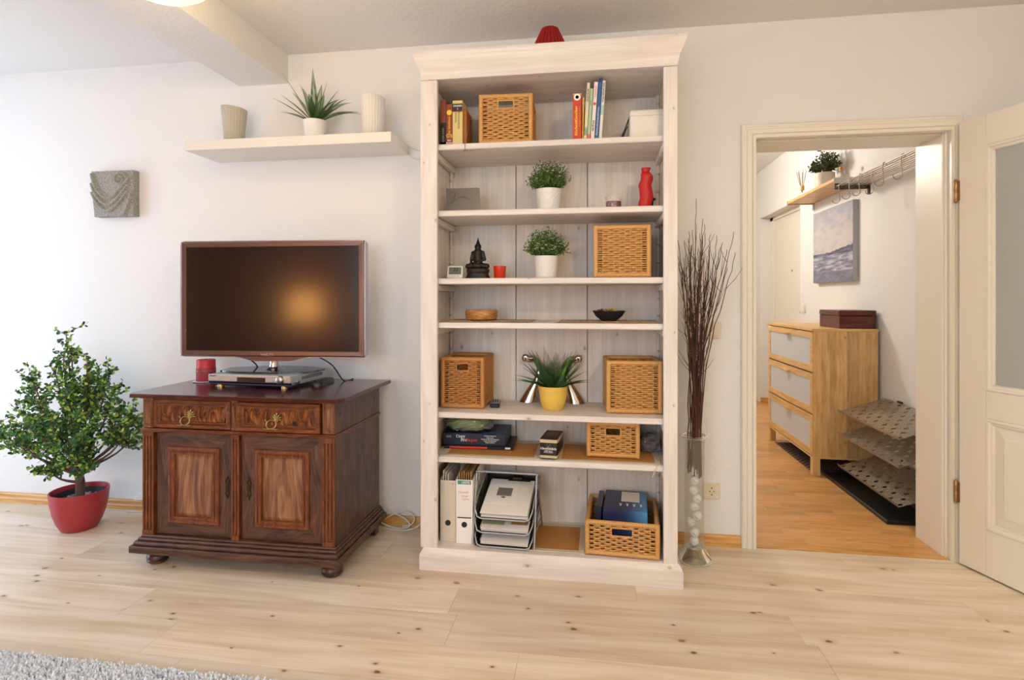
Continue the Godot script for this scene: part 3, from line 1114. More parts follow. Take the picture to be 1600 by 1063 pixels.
		for k in [-1, 1]:
			tube(s, smooth_path([Vector3(-0.016 + k * 0.022, -0.012, 0.012), Vector3(-0.016 + k * 0.03, -0.006, 0.012), Vector3(-0.016 + k * 0.028, -0.001, 0.012)], 3), [0.003, 0.003, 0.003, 0.0026, 0.0024, 0.002, 0.0018], 6)
			tube(s, [Vector3(-0.016 + k * 0.006, -0.04, 0.02), Vector3(-0.016 + k * 0.022, -0.043, 0.02), Vector3(-0.016 + k * 0.034, -0.04, 0.02)], [0.003, 0.004, 0.002], 6)
		obj("ring_pull", s, "brass", d)
		T = T1
	# doors: mitred veneer round a moulded panel, brass escutcheon
	for e in [[-1.972, -1.6, -1.912, -1.658, -1.622, 0.538, 0.192], [-1.552, -1.17, -1.486, -1.229, -1.516, 0.541, 0.197]]:
		var d := Node3D.new()
		d.name = "door"
		o.add_child(d, true)
		s = mb()
		bx(s, e[0], e[1], 0.14, 0.6, 0.556, 0.572)
		obj("leaf", s, "walnut_up", d)
		# four mitred veneer borders
		var X0: float = e[0]
		var X1: float = e[1]
		var a0: float = e[2]
		var a1: float = e[3]
		var b1: float = e[5]
		var b0: float = e[6]
		var zf := 0.575
		var co := [Vector3(X0, 0.141, zf), Vector3(X1, 0.141, zf), Vector3(X1, 0.599, zf), Vector3(X0, 0.599, zf)]
		var ci := [Vector3(a0, b0, zf), Vector3(a1, b0, zf), Vector3(a1, b1, zf), Vector3(a0, b1, zf)]
		for k in 4:
			s = mb()
			var m := (k + 1) % 4
			poly(s, [co[k], co[m], ci[m], ci[k]], Vector3(0, 0, 1))
			for q in [[co[k], co[m]], [ci[k], ci[m]], [co[k], ci[k]], [co[m], ci[m]]]:
				poly(s, [q[0], q[1], q[1] - Vector3(0, 0, 0.004), q[0] - Vector3(0, 0, 0.004)], Vector3(0, -1, 0))
			obj("veneer", s, "walnut_along" if k % 2 == 0 else "walnut_up", d)
		s = mb()
		moulding(s, a0, a1, b0, b1, [Vector2(0, 0.574), Vector2(0.001, 0.583), Vector2(0.006, 0.588), Vector2(0.013, 0.588), Vector2(0.017, 0.582), Vector2(0.022, 0.581), Vector2(0.024, 0.584), Vector2(0.032, 0.584), Vector2(0.035, 0.574), Vector2(0.038, 0.57)])
		obj("panel_moulding", s, "walnut_edge", d)
		s = mb()
		moulding(s, a0 + 0.036, a1 - 0.036, b0 + 0.036, b1 - 0.036, [Vector2(0, 0.5725), Vector2(0.012, 0.5765)])
		poly(s, [Vector3(a0 + 0.048, b0 + 0.048, 0.5765), Vector3(a1 - 0.048, b0 + 0.048, 0.5765), Vector3(a1 - 0.048, b1 - 0.048, 0.5765), Vector3(a0 + 0.048, b1 - 0.048, 0.5765)], Vector3(0, 0, 1))
		obj("panel", s, "walnut_panel", d)
		s = mb()
		var T1 := T
		T = T * Transform3D(Basis(), Vector3(e[4], 0.365, 0.575))
		escutcheon(s)
		obj("escutcheon", s, "dark_brass", d)
		T = T1
	T = Transform3D()

func fluted(o: Node, x0: float, x1: float, n: int) -> void:
	var s := mb()
	var y0 := 0.138
	var y1 := 0.604
	var zf := 0.59
	bx(s, x0, x1, y0, y1, 0.556, zf - 0.006)
	bx(s, x0, x1, y0, y0 + 0.02, zf - 0.008, zf)
	bx(s, x0, x1, y1 - 0.02, y1, zf - 0.008, zf)
	var w := (x1 - x0)
	var g := w * 0.11
	var step := (w - g * n) / (n + 1)
	var x := x0
	for i in n + 1:
		bx(s, x, x + step, y0 + 0.02, y1 - 0.02, zf - 0.008, zf, 0.002)
		x += step + g
	obj("pilaster", s, "walnut_edge", o)

func rosette(s: SurfaceTool) -> void:
	for k in 7:
		var a := PI * (k - 0.5) / 6.0 + 0.08
		var d := Vector3(cos(a), sin(a), 0)
		var r := 0.026 if k == 3 else 0.022
		tube(s, [Vector3(0, -0.004, 0.004), d * r * 0.55 + Vector3(0, 0, 0.005), d * r * 0.85 + Vector3(0, 0, 0.004), d * r * 1.15 + Vector3(0, 0, 0.002)], [0.0022, 0.0028, 0.0046, 0.001], 6)
	T = T * pos(Vector3.ZERO, Vector3(90, 0, 0))
	lathe(s, Vector3(0, 0, 0.004), [Vector2(0.012, 0), Vector2(0.011, 0.003), Vector2(0.006, 0.005), Vector2(0.006, 0.01), Vector2(0, 0.013)], 12)
	T = T * pos(Vector3.ZERO, Vector3(-90, 0, 0))

func escutcheon(s: SurfaceTool) -> void:
	# pierced scrolls above and below a key plate
	for k in [-1.0, 1.0]:
		for sx in [-1.0, 1.0]:
			tube(s, smooth_path([Vector3(0, 0.012 * k, 0.002), Vector3(0.008 * sx, 0.022 * k, 0.003), Vector3(0.004 * sx, 0.034 * k, 0.003), Vector3(0.0, 0.047 * k, 0.002)], 4), 0.0022, 6)
			tube(s, smooth_path([Vector3(0.003 * sx, 0.03 * k, 0.002), Vector3(0.009 * sx, 0.032 * k, 0.003), Vector3(0.008 * sx, 0.026 * k, 0.003)], 3), 0.0018, 6)
		T = T * pos(Vector3(0, 0.047 * k, 0.001), Vector3(90, 0, 0))
		lathe(s, Vector3.ZERO, [Vector2(0.004, 0), Vector2(0.003, 0.003), Vector2(0, 0.004)], 8)
		T = T * pos(Vector3.ZERO, Vector3(-90, 0, 0)) * pos(Vector3(0, -0.047 * k, -0.001))
	prism(s, round_rect(-0.008, 0.008, -0.015, 0.015, 0.006), 0.0, 0.003)

# ------------------------------------------------------------------ television and what stands by it
func build_television() -> void:
	mat("bezel", hexc("77605c"), 0.3, 0.75)
	mat("bezel_rim", hexc("b9aeb4"), 0.25, 0.8)
	var sc := mat("screen", hexc("100d0d"), 0.16)
	sc.metallic_specular = 0.7
	mat("dvd_silver", hexc("b4b8be"), 0.35, 0.35)
	mat("dvd_face", hexc("cdc6be"), 0.3, 0.5)
	mat("dvd_window", hexc("3a2a24"), 0.15)
	mat("navy_plastic", hexc("1f2440"), 0.3)
	var bg := mat("base_glass", hexc("20262b"), 0.05)
	bg.metallic_specular = 0.8
	var o := thing("television", "flat television with bronze frame on an oval glass foot", "television", Vector3(-1.59, 0.848, 0.275), 3.5)
	var W := 0.478
	var y0 := 0.068
	var y1 := 0.648
	var s := mb()
	# shell with a belly under the middle of the frame
	var out := [Vector2(W - 0.02, y1), Vector2(W - 0.006, y1 - 0.006), Vector2(W, y1 - 0.02), Vector2(W, y0 + 0.02), Vector2(W - 0.006, y0 + 0.006), Vector2(W - 0.02, y0)]
	for e in [[0.2, 0.0], [0.15, -0.006], [0.11, -0.017], [0.08, -0.02], [-0.08, -0.02], [-0.11, -0.017], [-0.15, -0.006], [-0.2, 0.0]]:
		out.append(Vector2(e[0], y0 + e[1]))
	out.append_array([Vector2(-W + 0.02, y0), Vector2(-W + 0.006, y0 + 0.006), Vector2(-W, y0 + 0.02), Vector2(-W, y1 - 0.02), Vector2(-W + 0.006, y1 - 0.006), Vector2(-W + 0.02, y1)])
	prism(s, out, -0.03, 0.012, false, 0.004)
	obj("rear_shell", s, "bezel_rim", o)
	s = mb()
	moulding(s, -W + 0.003, W - 0.003, y0 + 0.003, y1 - 0.003, [Vector2(0.0, 0.01), Vector2(0.003, 0.0165), Vector2(0.008, 0.018), Vector2(0.026, 0.017), Vector2(0.029, 0.013), Vector2(0.031, 0.012)])
	prism(s, [Vector2(0.19, y0 + 0.004), Vector2(0.15, y0 - 0.003), Vector2(0.11, y0 - 0.014), Vector2(0.08, y0 - 0.017), Vector2(-0.08, y0 - 0.017), Vector2(-0.11, y0 - 0.014), Vector2(-0.15, y0 - 0.003), Vector2(-0.19, y0 + 0.004)], 0.01, 0.0155)
	obj("bezel", s, "bezel", o)
	s = mb()
	bx(s, -W + 0.031, W - 0.031, y0 + 0.032, y1 - 0.032, 0.006, 0.0135)
	obj("screen", s, "screen", o)
	letters(o, "PHILIPS", "Droid Sans", 0.018, "bezel_rim", Transform3D(Basis(), Vector3(-0.02, y0 + 0.014, 0.0182)), 700)
	s = mb()
	lathe(s, Vector3(0, 0, -0.015), [Vector2(0.055, 0.008), Vector2(0.035, 0.012), Vector2(0.024, 0.02), Vector2(0.02, 0.04), Vector2(0.024, 0.07)], 24)
	obj("neck", s, "polished", o)
	s = mb()
	T = pos(Vector3(0, 0, -0.015), Vector3(-90, 0, 0))
	var base := []
	base.append_array(arc(Vector2(0.0, -0.05), 0.25, 0.08, 200, 340, 14))
	base.append_array(arc(Vector2(0.0, 0.03), 0.25, 0.085, -12, 12, 3))
	base.append_array(arc(Vector2(0.0, 0.03), 0.22, 0.1, 30, 150, 10))
	base.append_array(arc(Vector2(0.0, 0.03), 0.25, 0.085, 168, 192, 3))
	prism(s, base, 0.0, 0.008, false, 0.002)
	T = Transform3D()
	obj("foot_plate", s, "base_glass", o)
	# disc player under the foot
	var d := thing("disc_player", "silver disc player under the television foot", "disc player", Vector3(-1.6, 0.785, 0.262), -3.0)
	s = mb()
	bx(s, -0.217, 0.217, 0.016, 0.062, -0.16, 0.17, 0.002)
	obj("case", s, "dvd_silver", d)
	s = mb()
	bx(s, -0.217, 0.217, 0.03, 0.063, 0.17, 0.182, 0.003)
	obj("front_panel", s, "dvd_face", d)
	s = mb()
	T = Transform3D(Basis(Vector3(0, 0, -1), Vector3(0, 1, 0), Vector3(1, 0, 0)), Vector3.ZERO)
	prism(s, [Vector2(-0.182, 0.0305), Vector2(-0.16, 0.008), Vector2(-0.1, 0.008), Vector2(-0.1, 0.0305)], -0.217, 0.217)
	T = Transform3D()
	obj("lower_panel", s, "navy_plastic", d)
	s = mb()
	bx(s, -0.06, 0.09, 0.032, 0.053, 0.176, 0.1835, 0.001)
	obj("display_window", s, "dvd_window", d)
	for x in [0.11, 0.13, 0.15]:
		s = mb()
		bx(s, x - 0.007, x + 0.007, 0.034, 0.041, 0.18, 0.184, 0.001)
		obj("button", s, "dvd_silver", d)
	s = mb()
	T = pos(Vector3(0.168, 0.045, 0.18), Vector3(90, 0, 0))
	lathe(s, Vector3.ZERO, [Vector2(0.02, 0), Vector2(0.02, 0.006), Vector2(0.017, 0.016), Vector2(0.014, 0.018), Vector2(0, 0.018)], 20)
	T = Transform3D()
	obj("volume_knob", s, "steel", d)
	letters(d, "PHILIPS", "Droid Sans", 0.009, "ink", Transform3D(Basis(), Vector3(-0.19, 0.056, 0.1822)), 700)
	s = mb()
	for k in 22:
		for r in 2:
			bx(s, 0.2165, 0.2178, 0.035 + r * 0.008, 0.041 + r * 0.008, 0.08 - k * 0.0085, 0.0845 - k * 0.0085)
	obj("vent", s, "charcoal", d)
	for z in [0.12, -0.13]:
		s = mb()
		T = pos(Vector3(0.217, 0.03, z), Vector3(0, 0, -90))
		lathe(s, Vector3.ZERO, [Vector2(0.006, 0), Vector2(0.005, 0.002), Vector2(0, 0.002)], 10)
		T = Transform3D()
		obj("screw", s, "steel", d)
	for e in [[-0.17, 0.15], [0.17, 0.15], [-0.17, -0.13], [0.17, -0.13]]:
		s = mb()
		lathe(s, Vector3(e[0], 0, e[1]), [Vector2(0.016, 0), Vector2(0.016, 0.01), Vector2(0.014, 0.016)], 14)
		obj("foot", s, "brass", d)
	# black remote control lying to the right of the player
	var r := thing("remote_control", "black remote control lying beside the silver disc player", "remote control", Vector3(-1.335, 0.785, 0.25), 8.0)
	s = mb()
	T = pos(Vector3.ZERO, Vector3(-90, 0, 0))
	prism(s, round_rect(-0.028, 0.028, -0.1, 0.1, 0.022, 5), 0.0, 0.019, true, 0.005)
	T = Transform3D()
	obj("body", s, "black", r)
	for k in 5:
		s = mb()
		for j in 3:
			lathe(s, Vector3(-0.014 + 0.014 * j, 0.019, -0.07 + k * 0.03), [Vector2(0.004, 0), Vector2(0.0035, 0.0015), Vector2(0, 0.0015)], 8)
		obj("button_row", s, "charcoal", r)
	# red pillar candle on a pale coaster
	mat("red_wax", hexc("b3232b"), 0.45).subsurf_scatter_enabled = true
	mat("red_glitter", hexc("8e2436"), 0.6)
	M["red_wax"].subsurf_scatter_strength = 0.2
	mat("coaster", hexc("d9dad6"), 0.6)
	s = mb()
	lathe(s, Vector3.ZERO, [Vector2(0, 0), Vector2(0.055, 0), Vector2(0.062, 0.004), Vector2(0.06, 0.006), Vector2(0.05, 0.003), Vector2(0, 0.003)], 28)
	tag(obj("coaster", s, "coaster", self, pos(Vector3(-1.965, 0.785, 0.262))), "pale round coaster under the red candle", "coaster")
	var c := thing("pillar_candle", "red pillar candle tied with a gold cord on the sideboard", "candle", Vector3(-1.965, 0.788, 0.262))
	s = mb()
	lathe(s, Vector3.ZERO, [Vector2(0, 0), Vector2(0.043, 0), Vector2(0.044, 0.002), Vector2(0.044, 0.106), Vector2(0.042, 0.109), Vector2(0.036, 0.106), Vector2(0, 0.1)], 28)
	obj("wax", s, "red_wax", c)
	s = mb()
	lathe(s, Vector3.ZERO, [Vector2(0.0442, 0.001), Vector2(0.0452, 0.003), Vector2(0.0452, 0.066), Vector2(0.0442, 0.068)], 28)
	obj("wrap", s, "red_glitter", c)
	s = mb()
	tube(s, ring_path(Vector3(0, 0.054, 0), 0.0458, 24), 0.0013, 6, false, true)
	for a in 3:
		var q := Vector3(0.012 * cos(a * PI / 3 + 0.3), 0.012 * sin(a * PI / 3 + 0.3), 0)
		tube(s, [Vector3(-0.012, 0.054, 0.0455) - q, Vector3(-0.012, 0.054, 0.0462) + q], 0.0012, 5)
	obj("gold_cord", s, "brass", c)
	s = mb()
	tube(s, [Vector3(0, 0.099, 0), Vector3(0.001, 0.112, 0)], 0.0012, 5)
	obj("wick", s, "black_matte", c)
	# cables behind the television and on the floor
	mat("white_cable", hexc("d8d2c6"), 0.5)
	s = mb()
	tube(s, smooth_path([Vector3(-1.76, 0.915, 0.25), Vector3(-1.73, 0.87, 0.2), Vector3(-1.7, 0.79, 0.16), Vector3(-1.6, 0.7895, 0.082)], 6), 0.0035, 6)
	tag(obj("cable", s, "black", self), "black cable hanging behind the television", "cable", "black cables")
	s = mb()
	tube(s, smooth_path([Vector3(-1.36, 0.915, 0.24), Vector3(-1.31, 0.87, 0.2), Vector3(-1.27, 0.7895, 0.16), Vector3(-1.25, 0.7895, 0.09)], 6), 0.0035, 6)
	tag(obj("cable", s, "black", self), "black cable curving down to the sideboard top", "cable", "black cables")
	s = mb()
	tube(s, smooth_path([Vector3(-1.13, 0.0045, 0.04), Vector3(-1.06, 0.0045, 0.065), Vector3(-0.96, 0.0045, 0.06), Vector3(-0.9, 0.03, 0.035), Vector3(-0.86, 0.09, 0.03), Vector3(-0.8, 0.16, 0.028), Vector3(-0.78, 0.24, 0.008)], 6), 0.0042, 7)
	tube(s, smooth_path([Vector3(-1.13, 0.06, 0.03), Vector3(-1.06, 0.075, 0.03), Vector3(-0.99, 0.05, 0.03), Vector3(-0.96, 0.02, 0.04), Vector3(-1.0, 0.0045, 0.05), Vector3(-1.06, 0.0135, 0.055), Vector3(-1.12, 0.03, 0.045)], 6), 0.0042, 7)
	tube(s, smooth_path([Vector3(-1.12, 0.03, 0.035), Vector3(-1.05, 0.07, 0.028), Vector3(-0.98, 0.085, 0.026), Vector3(-0.94, 0.06, 0.028), Vector3(-0.95, 0.025, 0.035), Vector3(-1.0, 0.012, 0.04)], 6), 0.0042, 7)
	tag(obj("power_cord", s, "white_cable", self), "white power cord looped on the floor beside the sideboard", "cord")
	s = mb()
	tube(s, smooth_path([Vector3(-0.985, 2.02, 0.01), Vector3(-0.95, 2.0, 0.006), Vector3(-0.9, 1.985, 0.006), Vector3(-0.83, 1.97, 0.006)], 5), 0.0025, 6)
	tube(s, smooth_path([Vector3(-0.985, 2.0, 0.01), Vector3(-0.97, 1.965, 0.006), Vector3(-0.93, 1.945, 0.006), Vector3(-0.83, 1.95, 0.006)], 5), 0.0025, 6)
	tag(obj("lamp_cord", s, "white_cable", self), "thin white cord between floating shelf and bookcase", "cord")

func ring_path(c: Vector3, r: float, n: int) -> Array:
	var p := []
	for i in n:
		var a := TAU * i / n
		p.append(c + Vector3(cos(a) * r, 0, sin(a) * r))
	return p

# ------------------------------------------------------------------ foliage
func leaf(s: SurfaceTool, p: Vector3, d: Vector3, side: Vector3, l: float, w: float, broad := false) -> void:
	var n := side.cross(d).normalized()
	if broad:
		var o := [p]
		for e in [[0.38, 0.46], [0.78, 0.42], [1.0, 0.0], [0.78, -0.42], [0.38, -0.46]]:
			o.append(p + d * l * e[0] + side * w * e[1] + n * l * 0.14 * absf(e[1]))
		for i in 4:
			vx(s, o[0]); vx(s, o[i + 1]); vx(s, o[i + 2])
		return
	var m := p + d * l * 0.6 - n * l * 0.06
	var a := p + d * l * 0.55 + side * w * 0.5 + n * l * 0.06
	var b := p + d * l * 0.55 - side * w * 0.5 + n * l * 0.06
	var t := p + d * l
	vx(s, p); vx(s, a); vx(s, m)
	vx(s, a); vx(s, t); vx(s, m)
	vx(s, p); vx(s, m); vx(s, b)
	vx(s, m); vx(s, t); vx(s, b)

func rand_dir(r: RandomNumberGenerator) -> Vector3:
	var v := Vector3(r.randfn(), r.randfn(), r.randfn())
	return v.normalized() if v.length() > 0.01 else Vector3.UP

# a ball of small leaves over short stems; returns nothing, adds parts to o
func bushy(o: Node, c: Vector3, rad: Vector3, count: int, ll: float, sd: int, mats: Array, flowers := 0) -> void:
	var r := RandomNumberGenerator.new()
	r.seed = sd
	var st := []
	for m in mats: st.append(mb())
	var stem := mb()
	var fl := mb()
	for i in count / 12:
		var d := rand_dir(r)
		d.y = absf(d.y) * 0.9 - 0.12
		d = d.normalized()
		var tip := c + Vector3(d.x * rad.x, d.y * rad.y, d.z * rad.z) * r.randf_range(0.72, 1.05)
		var root := c + Vector3(d.x * rad.x * 0.25, -rad.y * 0.35, d.z * rad.z * 0.25)
		tube(stem, [root, root.lerp(tip, 0.55) + Vector3(0, rad.y * 0.06, 0), tip], [0.0011, 0.0009, 0.0005], 4, false)
		var ax := (tip - root).normalized()
		for k in 12:
			var q := root.lerp(tip, 0.35 + 0.65 * (k + 0.5) / 12.0) + rand_dir(r) * 0.004
			var ld := (ax * 0.7 + rand_dir(r)).normalized()
			var sd2 := ld.cross(rand_dir(r)).normalized()
			leaf(st[r.randi() % mats.size()], q, ld, sd2, ll * r.randf_range(0.7, 1.25), ll * 0.5)
		if i < flowers:
			for k in 5:
				var fd := (Vector3(cos(TAU * k / 5), 0.35, sin(TAU * k / 5))).normalized()
				leaf(fl, tip, fd, fd.cross(Vector3.UP).normalized(), 0.0092, 0.007)
	stuff(obj("stems", stem, "stem_green", o))
	for k in mats.size():
		stuff(obj("foliage", st[k], mats[k], o))
	if flowers: stuff(obj("flowers", fl, "petal", o))

# a feathered frond; leaflets stand on both sides of an arching rib
func frond(s: SurfaceTool, p: Vector3, d: Vector3, l: float, sag: float, w: float, n: int, fat := 0.5, lean := 0.25) -> void:
	var rib := []
	var rad := []
	for i in 11:
		var t := i / 10.0
		rib.append(p + d * l * t + Vector3(0, -sag * t * t, 0))
		rad.append(lerpf(0.0014, 0.0004, t))
	tube(s, rib, rad, 4, false)
	for i in n:
		var t := 0.08 + 0.92 * i / n
		var q := p + d * l * t + Vector3(0, -sag * t * t, 0)
		var tan := (d * l + Vector3(0, -2 * sag * t, 0)).normalized()
		var side := tan.cross(Vector3.UP).normalized()
		var up := side.cross(tan)
		var ww := w * (sin(PI * pow(t, 0.6)) * 0.85 + 0.15 * (1.0 - t))
		for sg in [-1.0, 1.0]:
			var ld: Vector3 = (side * sg + tan * lean + up * 0.15).normalized()
			leaf(s, q, ld, tan, ww, l / n * 1.7 * fat)

# ------------------------------------------------------------------ wall and floor on the left
func stone_h(u: float, v: float, curves: Array) -> float:
	var h := 0.0
	for c in curves:
		var best := 9.0
		for i in c.size() - 1:
			var q := Geometry2D.get_closest_point_to_segment(Vector2(u, v), c[i], c[i + 1])
			best = minf(best, q.distance_to(Vector2(u, v)))
		var wd := 0.027 if c.size() > 30 else 0.036
		h = maxf(h, 0.015 * sqrt(maxf(0.0, 1.0 - pow(best / wd, 2.0))))
	return h

func build_left_side() -> void:
	# stone relief on the wall
	var tn := noise_tex(91, 0.06, 4, 256, [[0.0, hexc("75736b")], [0.5, hexc("9a978d")], [1.0, hexc("b3b0a6")]])
	var stone := grained("stone", tn, Vector3.ONE * 5.0, 0.95)
	bumpy(stone, noise_tex(92, 0.12, 4, 256, null, 5.0), 0.35)
	var curves := []
	var sp := []
	for i in 40:
		var a := i * 0.27
		sp.append(Vector2(0.7 + cos(a) * (0.155 - i * 0.0034), 0.81 + sin(a) * (0.155 - i * 0.0034)))
	curves.append(sp)
	for e in [[0.93, 0.0, 0.0], [0.72, 0.1, 0.0], [0.52, 0.2, 0.0], [0.98, 0.75, 0.3]]:
		var c := []
		for i in 21:
			var t := i / 20.0
			if e[1] < 0.5:
				c.append(Vector2(lerpf(0.02, 0.93 - e[1] * 0.3, t), lerpf(e[0], 0.84 - e[1] * 1.6, t * t * t) - 0.52 * sin(PI * pow(t, 0.75)) * (1.0 - e[1] * 1.2)))
			else:
				c.append(Vector2(lerpf(0.72, 0.97, t), 0.02 + 0.5 * t * t))
		curves.append(c)
	var s := mb()
	var N := 64
	var grid := []
	for j in N + 1:
		var row := []
		for i in N + 1:
			var u := float(i) / N
			var v := float(j) / N
			var left := lerpf(0.07, 0.0, smoothstep(0.0, 0.7, v))
			row.append(Vector3((lerpf(left, 1.0, u) - 0.5) * 0.27, (v - 0.5) * 0.26, 0.042 + stone_h(u, v, curves)))
		grid.append(row)
	s.set_smooth_group(1)
	for j in N:
		for i in N:
			quad(s, grid[j + 1][i], grid[j + 1][i + 1], grid[j][i + 1], grid[j][i])
	s.set_smooth_group(-1)
	for k in N:
		for e in [[grid[0][k], grid[0][k + 1], Vector3(0, -1, 0)], [grid[N][k], grid[N][k + 1], Vector3(0, 1, 0)], [grid[k][0], grid[k + 1][0], Vector3(-1, 0, 0)], [grid[k][N], grid[k + 1][N], Vector3(1, 0, 0)]]:
			var a: Vector3 = e[0]
			var b: Vector3 = e[1]
			poly(s, [a, b, Vector3(b.x, b.y, 0), Vector3(a.x, a.y, 0)], e[2])
	tag(obj("stone_relief", s, "stone", self, pos(Vector3(-2.72, 1.806, 0.0005))), "grey stone relief with scroll and draped folds on the wall", "wall relief")
	# floating shelf
	s = mb()
	bx(s, -0.555, 0.555, -0.025, 0.025, 0, 0.26, 0.0015)
	tag(obj("floating_shelf", s, "white_shelf", self, pos(Vector3(-1.534, 1.994, 0.0005))), "white floating wall shelf above the television", "shelf")
	# two ribbed vases with slanted rims
	ribbed_vase("beige ribbed vase with slanted rim left of the fern", Vector3(-1.9, 2.0195, 0.13), 0.2, 0.047, 0.064, "vase_beige", 0.0)
	ribbed_vase("white ribbed vase with slanted rim right of the fern", Vector3(-1.125, 2.0195, 0.13), 0.218, 0.05, 0.062, "vase_white", 0.6)
	# fern in a small quilted pot
	var f := thing("potted_fern", "sword fern in a white quilted pot on the floating shelf", "potted plant", Vector3(-1.435, 2.0195, 0.14))
	quilted_pot(f, 0.105, 0.05, 0.062, "pot_white")
	var r := RandomNumberGenerator.new()
	r.seed = 12
	for e in [[-0.8, 0.62, 0.05, 0.27, 0.03], [-0.5, 0.9, 0.12, 0.31, 0.02], [-0.62, 0.7, 0.25, 0.22, 0.03], [-0.1, 1.0, -0.1, 0.26, 0.0], [0.03, 1.0, 0.15, 0.27, 0.0], [0.2, 0.95, -0.1, 0.24, 0.01], [-0.25, 0.95, 0.2, 0.22, 0.02], [0.3, 0.85, 0.3, 0.22, 0.03], [0.8, 0.62, 0.2, 0.27, 0.09], [0.95, 0.45, 0.1, 0.28, 0.1], [0.7, 0.7, 0.35, 0.24, 0.08], [0.9, 0.55, -0.1, 0.25, 0.08], [-0.35, 0.85, 0.4, 0.2, 0.04], [0.45, 0.75, 0.45, 0.21, 0.06], [-0.85, 0.45, 0.3, 0.17, 0.03], [0.6, 0.85, -0.2, 0.24, 0.06], [-0.3, 0.95, -0.3, 0.2, 0.03], [0.4, 0.9, -0.2, 0.24, 0.03], [0.75, 0.4, 0.5, 0.22, 0.07], [0.1, 0.8, 0.5, 0.18, 0.04], [-0.1, 0.9, 0.4, 0.2, 0.03]]:
		var fs := mb()
		var d := Vector3(e[0], e[1], e[2]).normalized()
		frond(fs, Vector3(e[0] * 0.02, 0.1, e[2] * 0.02), d, e[3], e[4], 0.026, 30, 0.46, 0.35)
		obj("frond", fs, ["fern_dark", "fern_mid", "fern_mid"][r.randi() % 3], f)
	# small-leaved tree in a red pot
	var t := thing("potted_tree", "small-leaved green tree in a glossy red pot on the floor", "potted plant", Vector3(-2.69, 0, 0.275))
	s = mb()
	lathe(s, Vector3.ZERO, [Vector2(0, 0), Vector2(0.07, 0), Vector2(0.082, 0.005), Vector2(0.1, 0.04), Vector2(0.116, 0.09), Vector2(0.126, 0.145), Vector2(0.131, 0.197), Vector2(0.13, 0.202), Vector2(0.124, 0.2), Vector2(0.118, 0.17), Vector2(0.108, 0.12), Vector2(0, 0.12)], 48)
	obj("pot", s, "pot_red", t)
	s = mb()
	lathe(s, Vector3.ZERO, [Vector2(0.1, 0.12), Vector2(0.108, 0.182), Vector2(0.105, 0.184), Vector2(0.1, 0.155), Vector2(0, 0.15)], 36)
	obj("inner_pot", s, "charcoal", t)
	s = mb()
	for i in 220:
		var q := Vector3(r.randf_range(-0.09, 0.09), 0, r.randf_range(-0.09, 0.09))
		if q.length() < 0.092: box(s, q + Vector3(0, 0.153, 0), Vector3.ONE * r.randf_range(0.006, 0.014), 0.003)
	stuff(obj("pebbles", s, "pebble", t))
	s = mb()
	tube(s, smooth_path([Vector3(0, 0.15, 0), Vector3(0.004, 0.24, 0), Vector3(-0.004, 0.32, 0.005), Vector3(0.01, 0.4, 0), Vector3(0.03, 0.48, 0)], 4), [0.024, 0.022, 0.021, 0.021, 0.021, 0.02, 0.021, 0.022, 0.023, 0.022, 0.02, 0.018, 0.017, 0.016, 0.014, 0.013, 0.012], 10)
	var st := [mb(), mb(), mb()]
	var limbs := [[-0.36, 0.52, 0.05, 0.35], [-0.34, 0.5, 0.1, 0.34], [-0.34, 0.53, -0.05, 0.34], [-0.3, 0.6, 0.05, 0.34], [-0.27, 0.72, 0.02, 0.36], [-0.24, 0.8, 0.05, 0.38], [-0.17, 0.68, 0.08, 0.36], [-0.1, 0.9, 0.0, 0.42], [-0.06, 1.02, 0.02, 0.45], [0.0, 0.96, 0.05, 0.45], [0.06, 0.84, 0.0, 0.42], [0.14, 0.82, -0.04, 0.42], [0.2, 0.72, 0.0, 0.4], [0.26, 0.62, 0.02, 0.38], [0.34, 0.62, 0.04, 0.36], [0.37, 0.56, 0.08, 0.36], [0.3, 0.52, -0.08, 0.35], [0.18, 0.5, 0.14, 0.34], [-0.02, 0.62, 0.16, 0.38], [0.05, 0.74, 0.13, 0.4], [0.12, 0.62, 0.13, 0.38], [-0.12, 0.58, 0.15, 0.34], [-0.24, 0.5, 0.14, 0.32], [0.1, 0.45, 0.16, 0.34], [-0.12, 0.33, 0.08, 0.28], [0.1, 0.36, 0.08, 0.28], [0.0, 0.78, -0.12, 0.42], [0.03, 0.5, 0.18, 0.36], [-0.06, 0.72, -0.1, 0.4], [0.2, 0.6, 0.12, 0.38], [-0.18, 0.56, -0.08, 0.36], [0.08, 0.9, 0.03, 0.44], [-0.04, 0.84, 0.1, 0.42], [0.22, 0.56, -0.12, 0.36]]
	for e in limbs:
		var tip := Vector3(e[0], e[1], e[2])
		var root := Vector3(0.005, e[3] * 0.85, 0)
		var mid := root.lerp(tip, 0.5) + Vector3(e[0] * 0.1, -0.02, 0)
		tube(s, smooth_path([root, mid, tip], 4), [0.009, 0.008, 0.007, 0.006, 0.005, 0.004, 0.0035, 0.003, 0.002], 6)
		for k in 14:
			var tt := r.randf_range(0.45, 1.02)
			var q := root.lerp(tip, tt) + Vector3(e[0] * 0.1 * (1 - absf(tt - 0.5) * 2), 0, 0)
			var tw := (rand_dir(r) + (tip - root).normalized() * 0.8 + Vector3(0, 0.25, 0)).normalized()
			var ln := r.randf_range(0.05, 0.105)
			tube(s, [q, q + tw * ln], [0.0018, 0.0009], 4, false)
			for m in 16:
				var lp := q + tw * ln * (m + 1) / 15.0
				var ld := (tw * 0.5 + rand_dir(r)).normalized()
				leaf(st[mini(2, int(r.randf() * 2.75))], lp + ld * 0.002, ld, ld.cross(rand_dir(r)).normalized(), r.randf_range(0.016, 0.025), 0.0145, true)
	obj("trunk", s, "bark", t)
